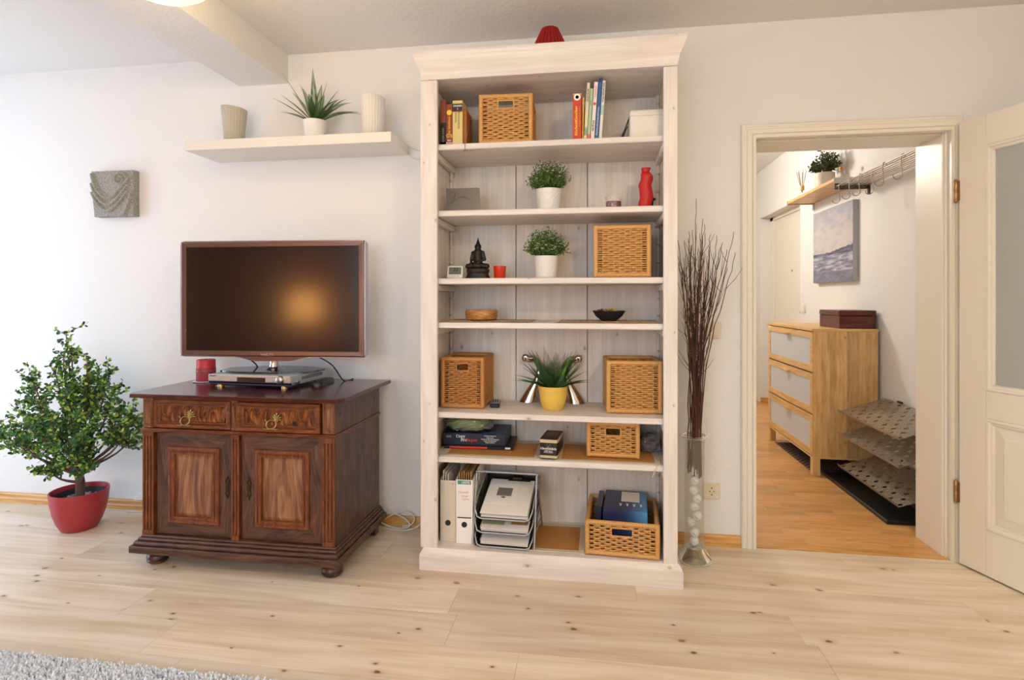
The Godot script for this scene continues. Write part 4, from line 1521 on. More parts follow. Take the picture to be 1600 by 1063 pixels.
	for k in 3:
		stuff(obj("foliage", st[k], ["leaf_dark", "leaf_mid", "leaf_light"][k], t))
	# cable raceway with socket behind the pot
	s = mb()
	bx(s, -2.6, -2.045, 0.058, 0.082, 0.0005, 0.022, 0.003)
	tag(obj("cable_channel", s, "white_matte", self), "white cable channel along the wall behind the red pot", "cable channel")
	s = mb()
	bx(s, -0.02, 0.02, -0.024, 0.024, 0, 0.03, 0.004)
	tag(obj("junction_box", s, "white_matte", self, pos(Vector3(-2.835, 0.08, 0.0005))), "small white junction box on the wall behind the red pot", "junction box")
	s = mb()
	tube(s, smooth_path([Vector3(-2.62, 0.005, 0.05), Vector3(-2.4, 0.005, 0.03), Vector3(-2.2, 0.005, 0.028), Vector3(-2.08, 0.005, 0.03)], 5), 0.0045, 6)
	tag(obj("floor_cable", s, "white_cable", self), "white cable lying along the skirting behind the red pot", "cable")
	# pale rug, a corner of it in the foreground
	s = mb()
	bx(s, -3.6, -0.2, 0, 0.012, 1.25, 2.4, 0.005)
	var rug := thing("rug", "light blue-grey pile rug in the foreground corner", "rug")
	obj("backing", s, "rug_base", rug)
	s = mb()
	for i in 26000:
		var z := 1.248 + 0.55 * pow(r.randf(), 1.3)
		var x := r.randf_range(-2.5, -0.75)
		var h := r.randf_range(0.012, 0.02)
		var a := r.randf() * TAU
		var e := Vector3(cos(a), 0, sin(a)) * 0.004
		var q := Vector3(x, 0.01, z)
		var tp := q + Vector3(r.randfn() * 0.004, h, r.randfn() * 0.004)
		vx(s, q - e); vx(s, q + e); vx(s, tp + e * 0.6)
		vx(s, q - e); vx(s, tp + e * 0.6); vx(s, tp - e * 0.6)
	stuff(obj("pile", s, "rug_pile", rug))

func ribbed_vase(label: String, at: Vector3, h: float, r0: float, r1: float, m: String, ph: float) -> void:
	var s := mb()
	var rings := []
	var n := 144
	for e in [[0.0, r0 - 0.004, 1], [0.004, r0, 1], [0.35, lerpf(r0, r1, 0.3), 1], [0.7, lerpf(r0, r1, 0.68), 1], [0.985, r1, 1], [1.0, r1 - 0.001, 1], [1.0, r1 - 0.006, 0], [0.7, lerpf(r0, r1, 0.6) - 0.008, 0], [0.1, r0 - 0.012, 0]]:
		var ring := []
		for i in n:
			var a := -TAU * i / n
			var rr: float = e[1] + (0.0022 * (absf(cos(a * 12.0)) - 0.6) if e[2] else 0.0)
			var y: float = h * e[0]
			if e[0] > 0.3: y += (e[0] - 0.3) * 0.011 * -cos(a + ph)
			ring.append(Vector3(cos(a) * rr, y, sin(a) * rr))
		rings.append(ring)
	loft(s, rings, true, true, true)
	tag(obj("ribbed_vase", s, m, self, pos(at)), label, "vase", "ribbed vases on the floating shelf")

# pot with a raised lattice of diamonds
func quilted_pot(o: Node, h: float, r0: float, r1: float, m: String, cells := 16) -> void:
	var s := mb()
	var rings := []
	var n := cells * 6
	var rows := 28
	for j in rows + 1:
		var v := float(j) / rows
		var ring := []
		for i in n:
			var a := -TAU * i / n
			var rr := lerpf(r0, r1, v)
			if v < 0.06: rr -= 0.006 * (1.0 - v / 0.06)
			if v > 0.08 and v < 0.9:
				var u := float(i) / 6.0
				var w := v * h / (TAU * r1 / cells) * 1.1
				var p := absf(fposmod(u + w, 1.0) - 0.5)
				var q := absf(fposmod(u - w, 1.0) - 0.5)
				rr += 0.0016 * (1.0 if minf(p, q) < 0.1 else 0.0)
			ring.append(Vector3(cos(a) * rr, v * h, sin(a) * rr))
		rings.append(ring)
	for e in [[r1 - 0.005, 1.0], [r1 - 0.007, 0.85], [0.001, 0.84]]:
		var ring := []
		for i in n:
			var a := -TAU * i / n
			ring.append(Vector3(cos(a) * e[0], e[1] * h, sin(a) * e[0]))
		rings.append(ring)
	loft(s, rings, true, true, false, [rows, rows + 1, rows + 2])
	obj("pot", s, m, o)
	s = mb()
	lathe(s, Vector3.ZERO, [Vector2(0, h * 0.88), Vector2(r1 - 0.007, h * 0.87)], 20)
	obj("soil", s, "soil", o)

# ------------------------------------------------------------------ baskets
# flat weaver: rings of four corners
func strand(s: SurfaceTool, pts: Array, hh: Array, th: float, nrm: Vector3) -> void:
	var rings := []
	for i in pts.size():
		var h: float = hh[i]
		var u := Vector3(0, h / 2, 0)
		var n := nrm * th / 2
		rings.append([pts[i] + u * 0.75 + n, pts[i] + u * 0.75 - n, pts[i] - u * 0.75 - n, pts[i] - u * 0.75 + n])
	loft(s, rings, true, false, false)

func weave_panel(s: SurfaceTool, w: float, y0: float, y1: float, at: Transform3D, hole := Rect2(), pitch := 0.0095) -> void:
	var keep := T
	T = T * at
	var n := int(maxf(4, roundf(w / 0.023)))
	var sp := w / n
	var rows := int((y1 - y0) / pitch)
	var pp := (y1 - y0) / rows
	for r in rows:
		var y := y0 + (r + 0.5) * pp
		var runs := [[-w / 2, w / 2]]
		if hole.size.x > 0 and y > hole.position.y - 0.004 and y < hole.end.y + 0.004:
			runs = [[-w / 2, hole.position.x], [hole.end.x, w / 2]]
		for e in runs:
			var pts := []
			var hh := []
			var m := int(maxf(3, roundf((e[1] - e[0]) / sp * 4)))
			for i in m + 1:
				var x: float = lerpf(e[0], e[1], float(i) / m)
				var ph := (x + w / 2) / sp
				pts.append(Vector3(x, y + sin(ph * 1.7 + r * 2.1) * 0.0006, sin(ph * PI + r * PI) * 0.005))
				var edge := minf(x + w / 2, w / 2 - x)
				hh.append(pp * (0.72 if edge < sp * 0.9 else 1.16))
			strand(s, pts, hh, 0.0026, Vector3(0, 0, 1))
	for i in n - 1:
		var x := -w / 2 + sp * (i + 1)
		if hole.size.x > 0 and x > hole.position.x - 0.004 and x < hole.end.x + 0.004:
			tube(s, [Vector3(x, y0, 0), Vector3(x, hole.position.y, 0)], 0.0021, 5, false)
			tube(s, [Vector3(x, hole.end.y, 0), Vector3(x, y1, 0)], 0.0021, 5, false)
		else:
			tube(s, [Vector3(x, y0, 0), Vector3(x, y1, 0)], 0.0021, 5, false)
	T = keep

func wrapped_bar(s: SurfaceTool, a: Vector3, b: Vector3, r: float) -> void:
	# cane wound round a rod: the turns show as fine ridges
	var n := int((b - a).length() / 0.0042)
	var pts := []
	var rad := []
	for i in n * 2 + 1:
		pts.append(a.lerp(b, float(i) / (n * 2)))
		rad.append(r if i % 2 else r * 0.93)
	tube(s, pts, rad, 8, true)

func basket(label: String, w: float, h: float, d: float, at: Vector3, turn := 0.0, handle := true, m := "cane", tip := 0.0) -> Node3D:
	var o := thing("wicker_basket", label, "basket", at, turn)
	o.rotation_degrees.z = tip
	var r := 0.011
	var x := w / 2 - r
	var z := d / 2 - r
	var hole := Rect2(-w * 0.145, h - 0.066, w * 0.29, 0.036) if handle else Rect2()
	var sides := [["front_panel", pos(Vector3(0, 0, z)), w - 4 * r, hole], ["rear_panel", pos(Vector3(0, 0, -z)), w - 4 * r, hole], ["side_panel", pos(Vector3(x, 0, 0), Vector3(0, 90, 0)), d - 4 * r, Rect2()], ["side_panel", pos(Vector3(-x, 0, 0), Vector3(0, 90, 0)), d - 4 * r, Rect2()]]
	for e in sides:
		var s := mb()
		weave_panel(s, e[2] + 0.008, 0.018, h - 0.018, e[1], e[3])
		obj(e[0], s, m, o)
	for e in [[x, z], [-x, z], [x, -z], [-x, -z]]:
		var s := mb()
		wrapped_bar(s, Vector3(e[0], 0.004, e[1]), Vector3(e[0], h - 0.004, e[1]), r)
		obj("corner_post", s, m, o)
	for y in [r, h - r]:
		var called := "base_bar" if y < h / 2 else "rim_bar"
		for e in [[Vector3(-x, y, z), Vector3(x, y, z)], [Vector3(-x, y, -z), Vector3(x, y, -z)], [Vector3(x, y, -z), Vector3(x, y, z)], [Vector3(-x, y, -z), Vector3(-x, y, z)]]:
			var s := mb()
			wrapped_bar(s, e[0], e[1], r)
			obj(called, s, m + "_up", o)
	var f := mb()
	bx(f, -x, x, 0.008, 0.013, -z, z)
	obj("floor_panel", f, m, o)
	if handle:
		for zz in [z, -z]:
			var s := mb()
			var p := []
			for q in round_rect(hole.position.x, hole.end.x, hole.position.y, hole.end.y, 0.006, 2):
				p.append(Vector3(q.x, q.y, zz))
			tube(s, p, 0.0042, 6, false, true)
			obj("grip", s, m + "_up", o)
	return o

# ------------------------------------------------------------------ books and small things
# spine towards the viewer; at is the bottom middle of the spine
func book(label: String, w: float, h: float, d: float, at: Vector3, lean: float, cover: Color, marks: Array, group: String, pages := true) -> Node3D:
	var o := thing("book", label, "book", at, 0.0, group)
	o.rotation_degrees.z = lean
	var key := "cover_" + cover.to_html(false)
	if not M.has(key): mat(key, cover, 0.45)
	var s := mb()
	var b := 0.0018
	bx(s, -w / 2, w / 2, 0, h, -b, 0, 0.0008)
	bx(s, -w / 2, -w / 2 + b, 0, h, -d, -b)
	bx(s, w / 2 - b, w / 2, 0, h, -d, -b)
	obj("cover", s, key, o)
	s = mb()
	bx(s, -w / 2 + b, w / 2 - b, 0.003, h - 0.003, -d + 0.004, -b)
	obj("pages", s, "paper", o)
	# marks: [text, size, y, material, upright, font weight] or [colour, y0, y1]
	for k in marks:
		if k[0] is Color:
			var ck := "band_" + (k[0] as Color).to_html(false)
			if not M.has(ck): mat(ck, k[0], 0.45)
			s = mb()
			bx(s, -w / 2 * 0.98, w / 2 * 0.98, h * k[1], h * k[2], -0.0005, 0.0004)
			obj("spine_band", s, ck, o)
		elif k[0] is Vector2:
			s = mb()
			T = pos(Vector3(0, h * k[0].y, 0.0002), Vector3(90, 0, 0))
			lathe(s, Vector3.ZERO, [Vector2(w * k[0].x, 0), Vector2(w * k[0].x, 0.0005), Vector2(0, 0.0005)], 16)
			T = Transform3D()
			obj("spine_emblem", s, k[1], o)
		else:
			var turn := Vector3(0, 0, 90.0 if k[4] == 1 else -90.0 if k[4] == 2 else 0.0)
			letters(o, k[0], "Droid Sans", k[1], k[3], pos(Vector3(k[6] if k.size() > 6 else 0.0, h * k[2], 0.0007), turn), k[5])
	return o

func build_shelf_things() -> void:
	var s: SurfaceTool
	mat("gold_print", hexc("e0b84a"), 0.5)
	mat("dark_print", hexc("3a3430"), 0.6)
	mat("tan_print", hexc("9a8060"), 0.6)
	mat("orange_print", hexc("e0743a"), 0.6)
	mat("yellow_print", hexc("f0d23c"), 0.5)
	mat("rose_print", hexc("d98a90"), 0.6)
	mat("teal_print", hexc("4b8a86"), 0.6)
	var Y0: float = SHELF[0] + 0.0006
	# top shelf, books by the side panel
	var g := "paperbacks at the end of the top shelf"
	book("rust-brown book with black lower spine beside the post", 0.026, 0.212, 0.13, Vector3(-0.688, Y0, 0.372), 0.0, hexc("8c4426"), [[hexc("241f1d"), 0.0, 0.5], ["DARK AGES", 0.0125, 0.24, "tan_print", 1, 700], [hexc("c6532e"), 0.035, 0.085]], g)
	book("red-brown paperback with yellow sun on its spine", 0.029, 0.19, 0.13, Vector3(-0.659, Y0, 0.372), 0.0, hexc("95431f"), [[Vector2(0.42, 0.8), "yellow_print"], ["Der Medicus", 0.014, 0.48, "gold_print", 1, 700], ["Gs", 0.026, 0.24, "gold_print", 0, 700], ["Dan\nBrown", 0.0095, 0.1, "white_print", 0, 700]], g)
	book("thick pale yellow dictionary with black band on the spine", 0.046, 0.205, 0.13, Vector3(-0.6205, Y0, 0.372), 0.0, hexc("d9c684"), [[hexc("2a2422"), 0.76, 0.93], [hexc("cc3a30"), 0.745, 0.76], ["DUDEN", 0.0115, 0.88, "white_print", 0, 700], ["1", 0.011, 0.81, "white_print", 0, 700], ["Deutsche", 0.0105, 0.62, "dark_print", 1, 400, -0.008], ["Rechtschreibung", 0.0105, 0.56, "dark_print", 1, 400, 0.006]], g)
	book("narrow ochre book behind the pale yellow dictionary", 0.014, 0.165, 0.11, Vector3(-0.589, Y0, 0.355), 0.0, hexc("a8621e"), [], g)
	# wire book ends hooked under the shelf edge
	for e in [[-0.7055, "thin wire book end beside the rust-brown book"], [-0.578, "thin wire book end beside the ochre book"]]:
		s = mb()
		var x: float = e[0]
		var zf := 0.4065
		tube(s, smooth_path([Vector3(x, Y0 + 0.002, 0.25), Vector3(x, Y0 + 0.13, 0.25), Vector3(x, Y0 + 0.15, 0.27), Vector3(x, Y0 + 0.12, 0.32), Vector3(x, Y0 + 0.002, 0.39)], 4), 0.0014, 6)
		tube(s, [Vector3(x, Y0 + 0.003, 0.385), Vector3(x, Y0 + 0.0015, zf), Vector3(x, Y0 - 0.03, zf), Vector3(x - 0.012, Y0 - 0.0295, 0.385), Vector3(x + 0.035, Y0 - 0.0295, 0.38)], 0.0014, 6)
		tag(obj("wire_book_end", s, "steel"), e[1], "book end", "wire book ends on the top shelf")
	basket("wicker basket with grip on the top shelf", 0.248, 0.228, 0.26, Vector3(-0.406, SHELF[0] + 0.001, 0.24), 3.0, true, "cane")
	g = "cookbooks on the top shelf"
	book("red cookbook with yellow lettering on the top shelf", 0.038, 0.208, 0.16, Vector3(-0.079, Y0, 0.372), 0.0, hexc("c93a1c"), [[hexc("e8a030"), 0.965, 1.0], ["KüchenKlassiker", 0.0165, 0.42, "yellow_print", 1, 700, -0.004], ["die besten Rezepte von A-Z", 0.0075, 0.5, "gold_print", 1, 400, 0.011], [Vector2(0.4, 0.92), "white_print"], [Vector2(0.2, 0.92), "red_print"]], g)
	book("slim yellow book between the red and the cream cookbook", 0.006, 0.19, 0.16, Vector3(-0.0545, Y0 + 0.001, 0.368), -1.0, hexc("e0b030"), [], g)
	book("tall cream book leaning beside the red cookbook", 0.013, 0.252, 0.2, Vector3(-0.0435, Y0 + 0.001, 0.372), -3.4, hexc("ddd0b0"), [["KALTE KÜCHE", 0.009, 0.78, "dark_print", 2, 700], [hexc("8fa08a"), 0.08, 0.22]], g)
	book("pale green leaning book on the top shelf", 0.013, 0.226, 0.19, Vector3(-0.029, Y0 + 0.001, 0.372), -3.6, hexc("a9c39c"), [[hexc("d8694f"), 0.0, 0.11], ["Salate", 0.009, 0.72, "teal_print", 2, 400]], g)
	book("white book with pink lettering leaning on the top shelf", 0.016, 0.254, 0.2, Vector3(-0.0125, Y0 + 0.001, 0.372), -3.8, hexc("e8ddd8"), [["Das große", 0.01, 0.24, "dark_print", 2, 700], ["DESSERTS", 0.011, 0.83, "rose_print", 2, 700], [Vector2(0.4, 0.62), "red_print"]], g)
	book("tall blue leaning book on the top shelf", 0.0155, 0.27, 0.21, Vector3(0.0055, Y0 + 0.001, 0.372), -3.9, hexc("2f5f96"), [[hexc("1d3a6a"), 0.93, 1.0], ["Fisch und Fleisch am Feiertag", 0.0095, 0.3, "white_print", 2, 400]], g)
	book("white book with green patch leaning at the end of the row", 0.0125, 0.258, 0.2, Vector3(0.0215, Y0 + 0.001, 0.372), -4.0, hexc("e2ddd6"), [["Pasta auf neue Weise", 0.0085, 0.8, "dark_print", 2, 700], [hexc("a8c8b8"), 0.42, 0.58]], g)
	# white storage tin with hinged lid and dark wire bail
	var t := thing("storage_tin", "white storage tin with rounded lid on the top shelf", "tin", Vector3(0.226, Y0, 0.27))
	s = mb()
	T = pos(Vector3.ZERO, Vector3(-90, 0, 0))
	prism(s, round_rect(-0.077, 0.077, -0.09, 0.09, 0.012, 4), 0, 0.1, true)
	T = Transform3D()
	obj("tin_body", s, "white_shelf", t)
	s = mb()
	T = pos(Vector3(0, 0.1, 0), Vector3(-90, 0, 0))
	prism(s, round_rect(-0.0785, 0.0785, -0.0915, 0.0915, 0.014, 4), 0.0005, 0.027, true, 0.008)
	T = Transform3D()
	obj("lid", s, "white_shelf", t)
	s = mb()
	tube(s, [Vector3(-0.079, 0.098, 0.05), Vector3(-0.094, 0.06, 0.05), Vector3(-0.108, 0.028, 0.05), Vector3(-0.109, 0.022, 0.0), Vector3(-0.108, 0.028, -0.05), Vector3(-0.079, 0.098, -0.05)], 0.003, 6)
	obj("bail_handle", s, "black", t)
	# second shelf
	var Y1: float = SHELF[1] + 0.0006
	relief_plate(Vector3(-0.61, Y1, 0.3))
	var p := thing("potted_boxwood", "flowering boxwood ball in a white quilted pot, second shelf from the top", "potted plant", Vector3(-0.214, Y1, 0.26), 0.0, "boxwood balls in quilted pots")
	quilted_pot(p, 0.108, 0.05, 0.058, "pot_white")
	bushy(p, Vector3(0, 0.143, 0), Vector3(0.104, 0.105, 0.09), 2600, 0.0125, 5, ["box_dark", "box_mid"], 40)
	p = thing("potted_boxwood", "boxwood ball dotted with white flowers, third shelf from the top", "potted plant", Vector3(-0.225, SHELF[2] + 0.0006, 0.26), 40.0, "boxwood balls in quilted pots")
	quilted_pot(p, 0.105, 0.05, 0.056, "pot_white")
	bushy(p, Vector3(0, 0.138, 0), Vector3(0.108, 0.106, 0.092), 2600, 0.0125, 6, ["box_dark", "box_mid"], 110)
	var cj := thing("jar_candle", "dark red candle in a clear glass jar", "candle", Vector3(0.083, Y1, 0.26))
	s = mb()
	lathe(s, Vector3.ZERO, [Vector2(0, 0), Vector2(0.036, 0), Vector2(0.039, 0.004), Vector2(0.039, 0.05), Vector2(0.037, 0.056), Vector2(0.041, 0.06), Vector2(0.041, 0.068), Vector2(0.038, 0.068), Vector2(0.034, 0.056), Vector2(0.0355, 0.05), Vector2(0.0355, 0.006), Vector2(0, 0.006)], 28)
	obj("jar", s, "clear_glass", cj)
	s = mb()
	lathe(s, Vector3.ZERO, [Vector2(0, 0.0065), Vector2(0.0345, 0.0065), Vector2(0.0345, 0.044), Vector2(0, 0.042)], 24)
	obj("wax", s, "dark_red_wax", cj)
	# twisted red vase
	s = mb()
	var rings := []
	for e in [[0.0, 0.028], [0.003, 0.0295], [0.15, 0.029], [0.3, 0.0305], [0.45, 0.029], [0.6, 0.0285], [0.72, 0.0275], [0.8, 0.027], [0.86, 0.024], [0.885, 0.0185], [0.92, 0.0178], [0.975, 0.0195], [1.0, 0.0225], [1.0, 0.0195], [0.9, 0.015]]:
		var v: float = e[0]
		var off := Vector3(0.0055 * sin(v * 15.0 + 2.6), 0, 0.004 * cos(v * 15.0)) * smoothstep(1.0, 0.8, v) * smoothstep(-0.1, 0.2, v)
		var ring := []
		for i in 28:
			var a := -TAU * i / 28
			ring.append(Vector3(cos(a) * e[1], v * 0.19, sin(a) * e[1]) + off)
		rings.append(ring)
	var fine := []
	for i in rings.size() - 1:
		for k in 3:
			var ring := []
			for j in 28:
				ring.append((rings[i][j] as Vector3).lerp(rings[i + 1][j], k / 3.0))
			fine.append(ring)
	fine.append(rings[-1])
	loft(s, rings, true, true, true)
	tag(obj("wavy_vase", s, "vase_red", self, pos(Vector3(0.226, Y1, 0.27))), "wavy bright red vase on the second shelf", "vase")
	s = mb()
	lathe(s, Vector3.ZERO, [Vector2(0, 0), Vector2(0.022, 0), Vector2(0.018, 0.006), Vector2(0.006, 0.012), Vector2(0.005, 0.03), Vector2(0.007, 0.052), Vector2(0.016, 0.058), Vector2(0.017, 0.064), Vector2(0, 0.064)], 16)
	tag(obj("candle_holder", s, "black", self, pos(Vector3(0.26, Y1, 0.205))), "small black candle holder behind the red vase", "candle holder")
	# third shelf
	var Y2: float = SHELF[2] + 0.0006
	var th := thing("thermometer", "white digital thermometer with grey display leaning back", "thermometer", Vector3(-0.652, Y2 + 0.005, 0.3), 6.0)
	var th_t := pos(Vector3(0, 0, 0), Vector3(-20, 0, 0))
	s = mb()
	T = th_t
	prism(s, round_rect(-0.037, 0.037, 0.0, 0.062, 0.005, 3), -0.014, 0, false, 0.002)
	T = pos(Vector3(0, 0.0, -0.034))
	bx(s, -0.02, 0.02, 0.0, 0.01, -0.012, 0.006, 0.002)
	T = Transform3D()
	obj("housing", s, "plastic_white", th, pos(Vector3(0, 0.0005, 0)))
	s = mb()
	T = th_t
	bx(s, -0.029, 0.029, 0.018, 0.054, -0.003, 0.0006)
	T = Transform3D()
	obj("display", s, "lcd", th)
	letters(th, "22", "Droid Sans", 0.022, "ink", th_t * pos(Vector3(0.004, 0.042, 0.001)), 700)
	letters(th, "57 18:26", "Droid Sans", 0.009, "ink", th_t * pos(Vector3(0.0, 0.024, 0.001)), 400)
	for x in [-0.012, 0.0, 0.014]:
		s = mb()
		T = th_t
		bx(s, x - 0.004, x + 0.004, 0.0075, 0.0105, -0.002, 0.001, 0.0005)
		T = Transform3D()
		obj("button", s, "silver_paint", th)
	buddha(Vector3(-0.547, Y2, 0.27))
	s = mb()
	lathe(s, Vector3.ZERO, [Vector2(0, 0), Vector2(0.024, 0), Vector2(0.0262, 0.003), Vector2(0.0305, 0.0615), Vector2(0.0285, 0.0615), Vector2(0.0245, 0.006), Vector2(0, 0.006)], 24)
	tag(obj("votive_glass", s, "red_glass", self, pos(Vector3(-0.446, Y2, 0.25))), "red votive glass beside the dark seated statue", "candle glass")
	basket("wicker basket turned with its plain side forward, third shelf", 0.25, 0.232, 0.25, Vector3(0.117, SHELF[2] + 0.001, 0.245), 0.0, false, "cane")
	# fourth shelf
	var Y3: float = SHELF[3] + 0.0006
	reed_mat("brown reed mat under the round wooden bowl", -0.7, -0.29, Y3, 0.1, 0.392)
	reed_mat("brown reed mat under the black bowl", -0.165, 0.282, Y3, 0.09, 0.396)
	s = mb()
	lathe(s, Vector3.ZERO, [Vector2(0, 0), Vector2(0.06, 0), Vector2(0.073, 0.006), Vector2(0.076, 0.02), Vector2(0.076, 0.047), Vector2(0.0735, 0.05), Vector2(0.07, 0.047), Vector2(0.068, 0.012), Vector2(0, 0.01)], 40)
	tag(obj("wooden_bowl", s, "bowl_wood", self, pos(Vector3(-0.534, Y3 + 0.0046, 0.25))), "round shallow wooden bowl on the fourth shelf", "bowl")
	s = mb()
	lathe(s, Vector3.ZERO, [Vector2(0, 0), Vector2(0.032, 0), Vector2(0.04, 0.006), Vector2(0.06, 0.022), Vector2(0.075, 0.046), Vector2(0.073, 0.047), Vector2(0.056, 0.024), Vector2(0.03, 0.009), Vector2(0, 0.008)], 40)
	tag(obj("black_bowl", s, "black_matte", self, pos(Vector3(0.062, Y3 + 0.0046, 0.25))), "shallow black bowl filled with dried potpourri", "bowl")
	var r := RandomNumberGenerator.new()
	r.seed = 33
	for k in 26:
		var a := r.randf() * TAU
		var q := sqrt(r.randf()) * 0.052
		s = mb()
		var n := 5
		for i in n:
			var b := TAU * i / n
			var d := Vector3(cos(b), 0.5 + r.randf() * 0.4, sin(b)).normalized()
			leaf(s, Vector3.ZERO, d, d.cross(Vector3.UP).normalized(), r.randf_range(0.012, 0.02), 0.014)
		lathe(s, Vector3.ZERO, [Vector2(0.003, -0.004), Vector2(0.006, 0), Vector2(0.003, 0.006)], 6)
		var o := obj("dried_flower", s, ["dry_tan", "dry_brown", "dry_gold"][(2 if q * cos(a) > 0.01 else r.randi() % 2)], self, pos(Vector3(0.062 + cos(a) * q, Y3 + 0.033 + r.randf() * 0.018 * (1.0 - q / 0.06) + q * 0.2, 0.25 + sin(a) * q), Vector3(r.randf() * 60, r.randf() * 360, r.randf() * 60)))
		tag(o, "dried flower head heaped in the black bowl", "potpourri", "potpourri in the black bowl")
	# fifth shelf
	var Y4: float = SHELF[4] + 0.0006
	basket("open wicker basket with grip by the bookcase post, fifth shelf", 0.21, 0.24, 0.25, Vector3(-0.612, SHELF[4] + 0.001, 0.195), 0.0, true, "cane_dark")
	basket("open wicker basket on the fifth shelf beside the yellow pot", 0.248, 0.236, 0.25, Vector3(0.166, SHELF[4] + 0.001, 0.2), 3.0, false, "cane")
	var rc := thing("remote_control", "grey-topped remote control beside the shelf basket", "remote control", Vector3(-0.472, Y4, 0.225), 8.0)
	s = mb()
	bx(s, -0.022, 0.022, 0, 0.02, -0.06, 0.055, 0.004)
	obj("body", s, "black", rc)
	s = mb()
	bx(s, -0.019, 0.019, 0.0195, 0.0215, -0.056, 0.05, 0.001)
	obj("keypad", s, "silver_paint", rc)
	for k in 6:
		s = mb()
		for j in 3: bx(s, -0.014 + j * 0.011, -0.008 + j * 0.011, 0.0215, 0.0228, -0.045 + k * 0.014, -0.038 + k * 0.014)
		obj("button_row", s, "charcoal", rc)
	metal_figure(Vector3(-0.3, Y4, 0.095), -1.0, "polished metal book end behind the yellow pot, nearer the remote control")
	metal_figure(Vector3(-0.122, Y4, 0.1), 1.0, "polished metal book end behind the yellow pot, nearer the wide basket")
	var yf := thing("potted_fern", "feathery fern in a yellow pot on the fifth shelf", "potted plant", Vector3(-0.194, Y4, 0.255))
	s = mb()
	lathe(s, Vector3.ZERO, [Vector2(0, 0), Vector2(0.045, 0), Vector2(0.051, 0.006), Vector2(0.06, 0.04), Vector2(0.065, 0.075), Vector2(0.0665, 0.088), Vector2(0.068, 0.091), Vector2(0.0685, 0.106), Vector2(0.066, 0.108), Vector2(0.063, 0.104), Vector2(0.06, 0.085), Vector2(0, 0.085)], 40)
	obj("pot", s, "pot_yellow", yf)
	s = mb()
	lathe(s, Vector3.ZERO, [Vector2(0, 0.094), Vector2(0.06, 0.09)], 20)
	obj("soil", s, "soil", yf)
	r.seed = 8
	for k in 54:
		var a := TAU * k / 54.0 * 5.0 + r.randf() * 0.3
		var up := r.randf_range(0.35, 2.3)
		var d := Vector3(cos(a), up, sin(a) * 0.75).normalized()
		s = mb()
		frond(s, Vector3(cos(a) * 0.02, 0.092, sin(a) * 0.02), d, r.randf_range(0.14, 0.19) + 0.045 * minf(up, 1.6) / 1.6, r.randf_range(0.01, 0.05), 0.034, 26, 0.16, 0.5)
		obj("frond", s, ["fern_deep", "fern_deep", "fern_bright", "fern_dark"][r.randi() % 4], yf)
	# sixth shelf
	var Y5: float = SHELF[5] + 0.0006
	bamboo_mat("bamboo mat with cream border under the paper box", -0.7, -0.245, Y5, 0.1, 0.392)
	bamboo_mat("bamboo mat with cream border under the small basket", -0.175, 0.283, Y5, 0.09, 0.4)
	var Ym := Y5 + 0.0046
	var gb := thing("flat_carton", "flat black carton with red stripe under the copy paper box", "carton", Vector3(-0.545, Ym, 0.18), 2.0)
	s = mb()
	bx(s, -0.165, 0.16, 0, 0.016, -0.11, 0.1, 0.001)
	obj("carton", s, "black", gb)
	s = mb()
	bx(s, -0.14, 0.04, 0.003, 0.012, 0.0995, 0.1006)
	obj("stripe", s, "red_print", gb)
	s = mb()
	bx(s, 0.125, 0.15, 0.004, 0.012, 0.0995, 0.1006)
	obj("mark", s, "white_print", gb)
	var cp := thing("copy_paper_box", "dark blue copy paper box with white and red lettering", "box", Vector3(-0.565, Ym + 0.0165, 0.17), 1.0)
	s = mb()
	bx(s, -0.152, 0.148, 0, 0.056, -0.105, 0.105, 0.001)
	obj("carton", s, "navy_box", cp)
	s = mb()
	bx(s, -0.13, 0.147, 0.0555, 0.0568, -0.1, -0.0)
	obj("lid_print", s, "black", cp)
	s = mb()
	prism_flat(s, [Vector2(0.02, 0.104), Vector2(0.147, 0.104), Vector2(0.147, 0.02), Vector2(0.1, 0.04)], 0.0566)
	obj("lid_print", s, "blue_print", cp)
	letters(cp, "IBM", "Droid Serif", 0.013, "silver_paint", pos(Vector3(-0.124, 0.038, 0.1055)), 700)
	letters(cp, "Copy", "Droid Serif", 0.018, "white_print", pos(Vector3(-0.066, 0.041, 0.1055)), 700)
	letters(cp, "Pro", "Droid Serif", 0.018, "white_print", pos(Vector3(-0.05, 0.024, 0.1055)), 700)
	letters(cp, "Paper", "Droid Serif", 0.018, "red_print", pos(Vector3(-0.013, 0.024, 0.1055)), 700)
	for k in 5:
		letters(cp, ["Premium multi use", "Copy, Laser", "Papier für alle Anwendungen", "Carta multifunzione", "Papel multiuso"][k], "Droid Sans", 0.0062, "white_print", pos(Vector3(0.075, 0.046 - k * 0.0078, 0.1055)), 700)
	plastic_bag("green folded cloth in a crumpled clear bag on the paper box", Vector3(-0.6, Ym + 0.0735, 0.185), Vector3(0.106, 0.037, 0.09), "cloth_green", 17)
	var bt := thing("whisky_tin", "black square tin with cream rims between the two mats", "tin", Vector3(-0.196, Ym, 0.3), -6.0)
	s = mb()
	T = pos(Vector3.ZERO, Vector3(-90, 0, 0))
	prism(s, round_rect(-0.039, 0.039, -0.085, 0.085, 0.006, 3), 0.0, 0.07, true)
	T = Transform3D()
	obj("tin_body", s, "black", bt)
	s = mb()
	T = pos(Vector3(0, 0, 0), Vector3(-90, 0, 0))
	prism(s, round_rect(-0.0405, 0.0405, -0.0865, 0.0865, 0.007, 3), 0.07, 0.084, true)
	prism(s, round_rect(-0.0405, 0.0405, -0.0865, 0.0865, 0.007, 3), 0.003, 0.014, true)
	T = Transform3D()
	obj("cream_rim", s, "cream_print", bt)
	s = mb()
	T = pos(Vector3(0, 0, 0), Vector3(-90, 0, 0))
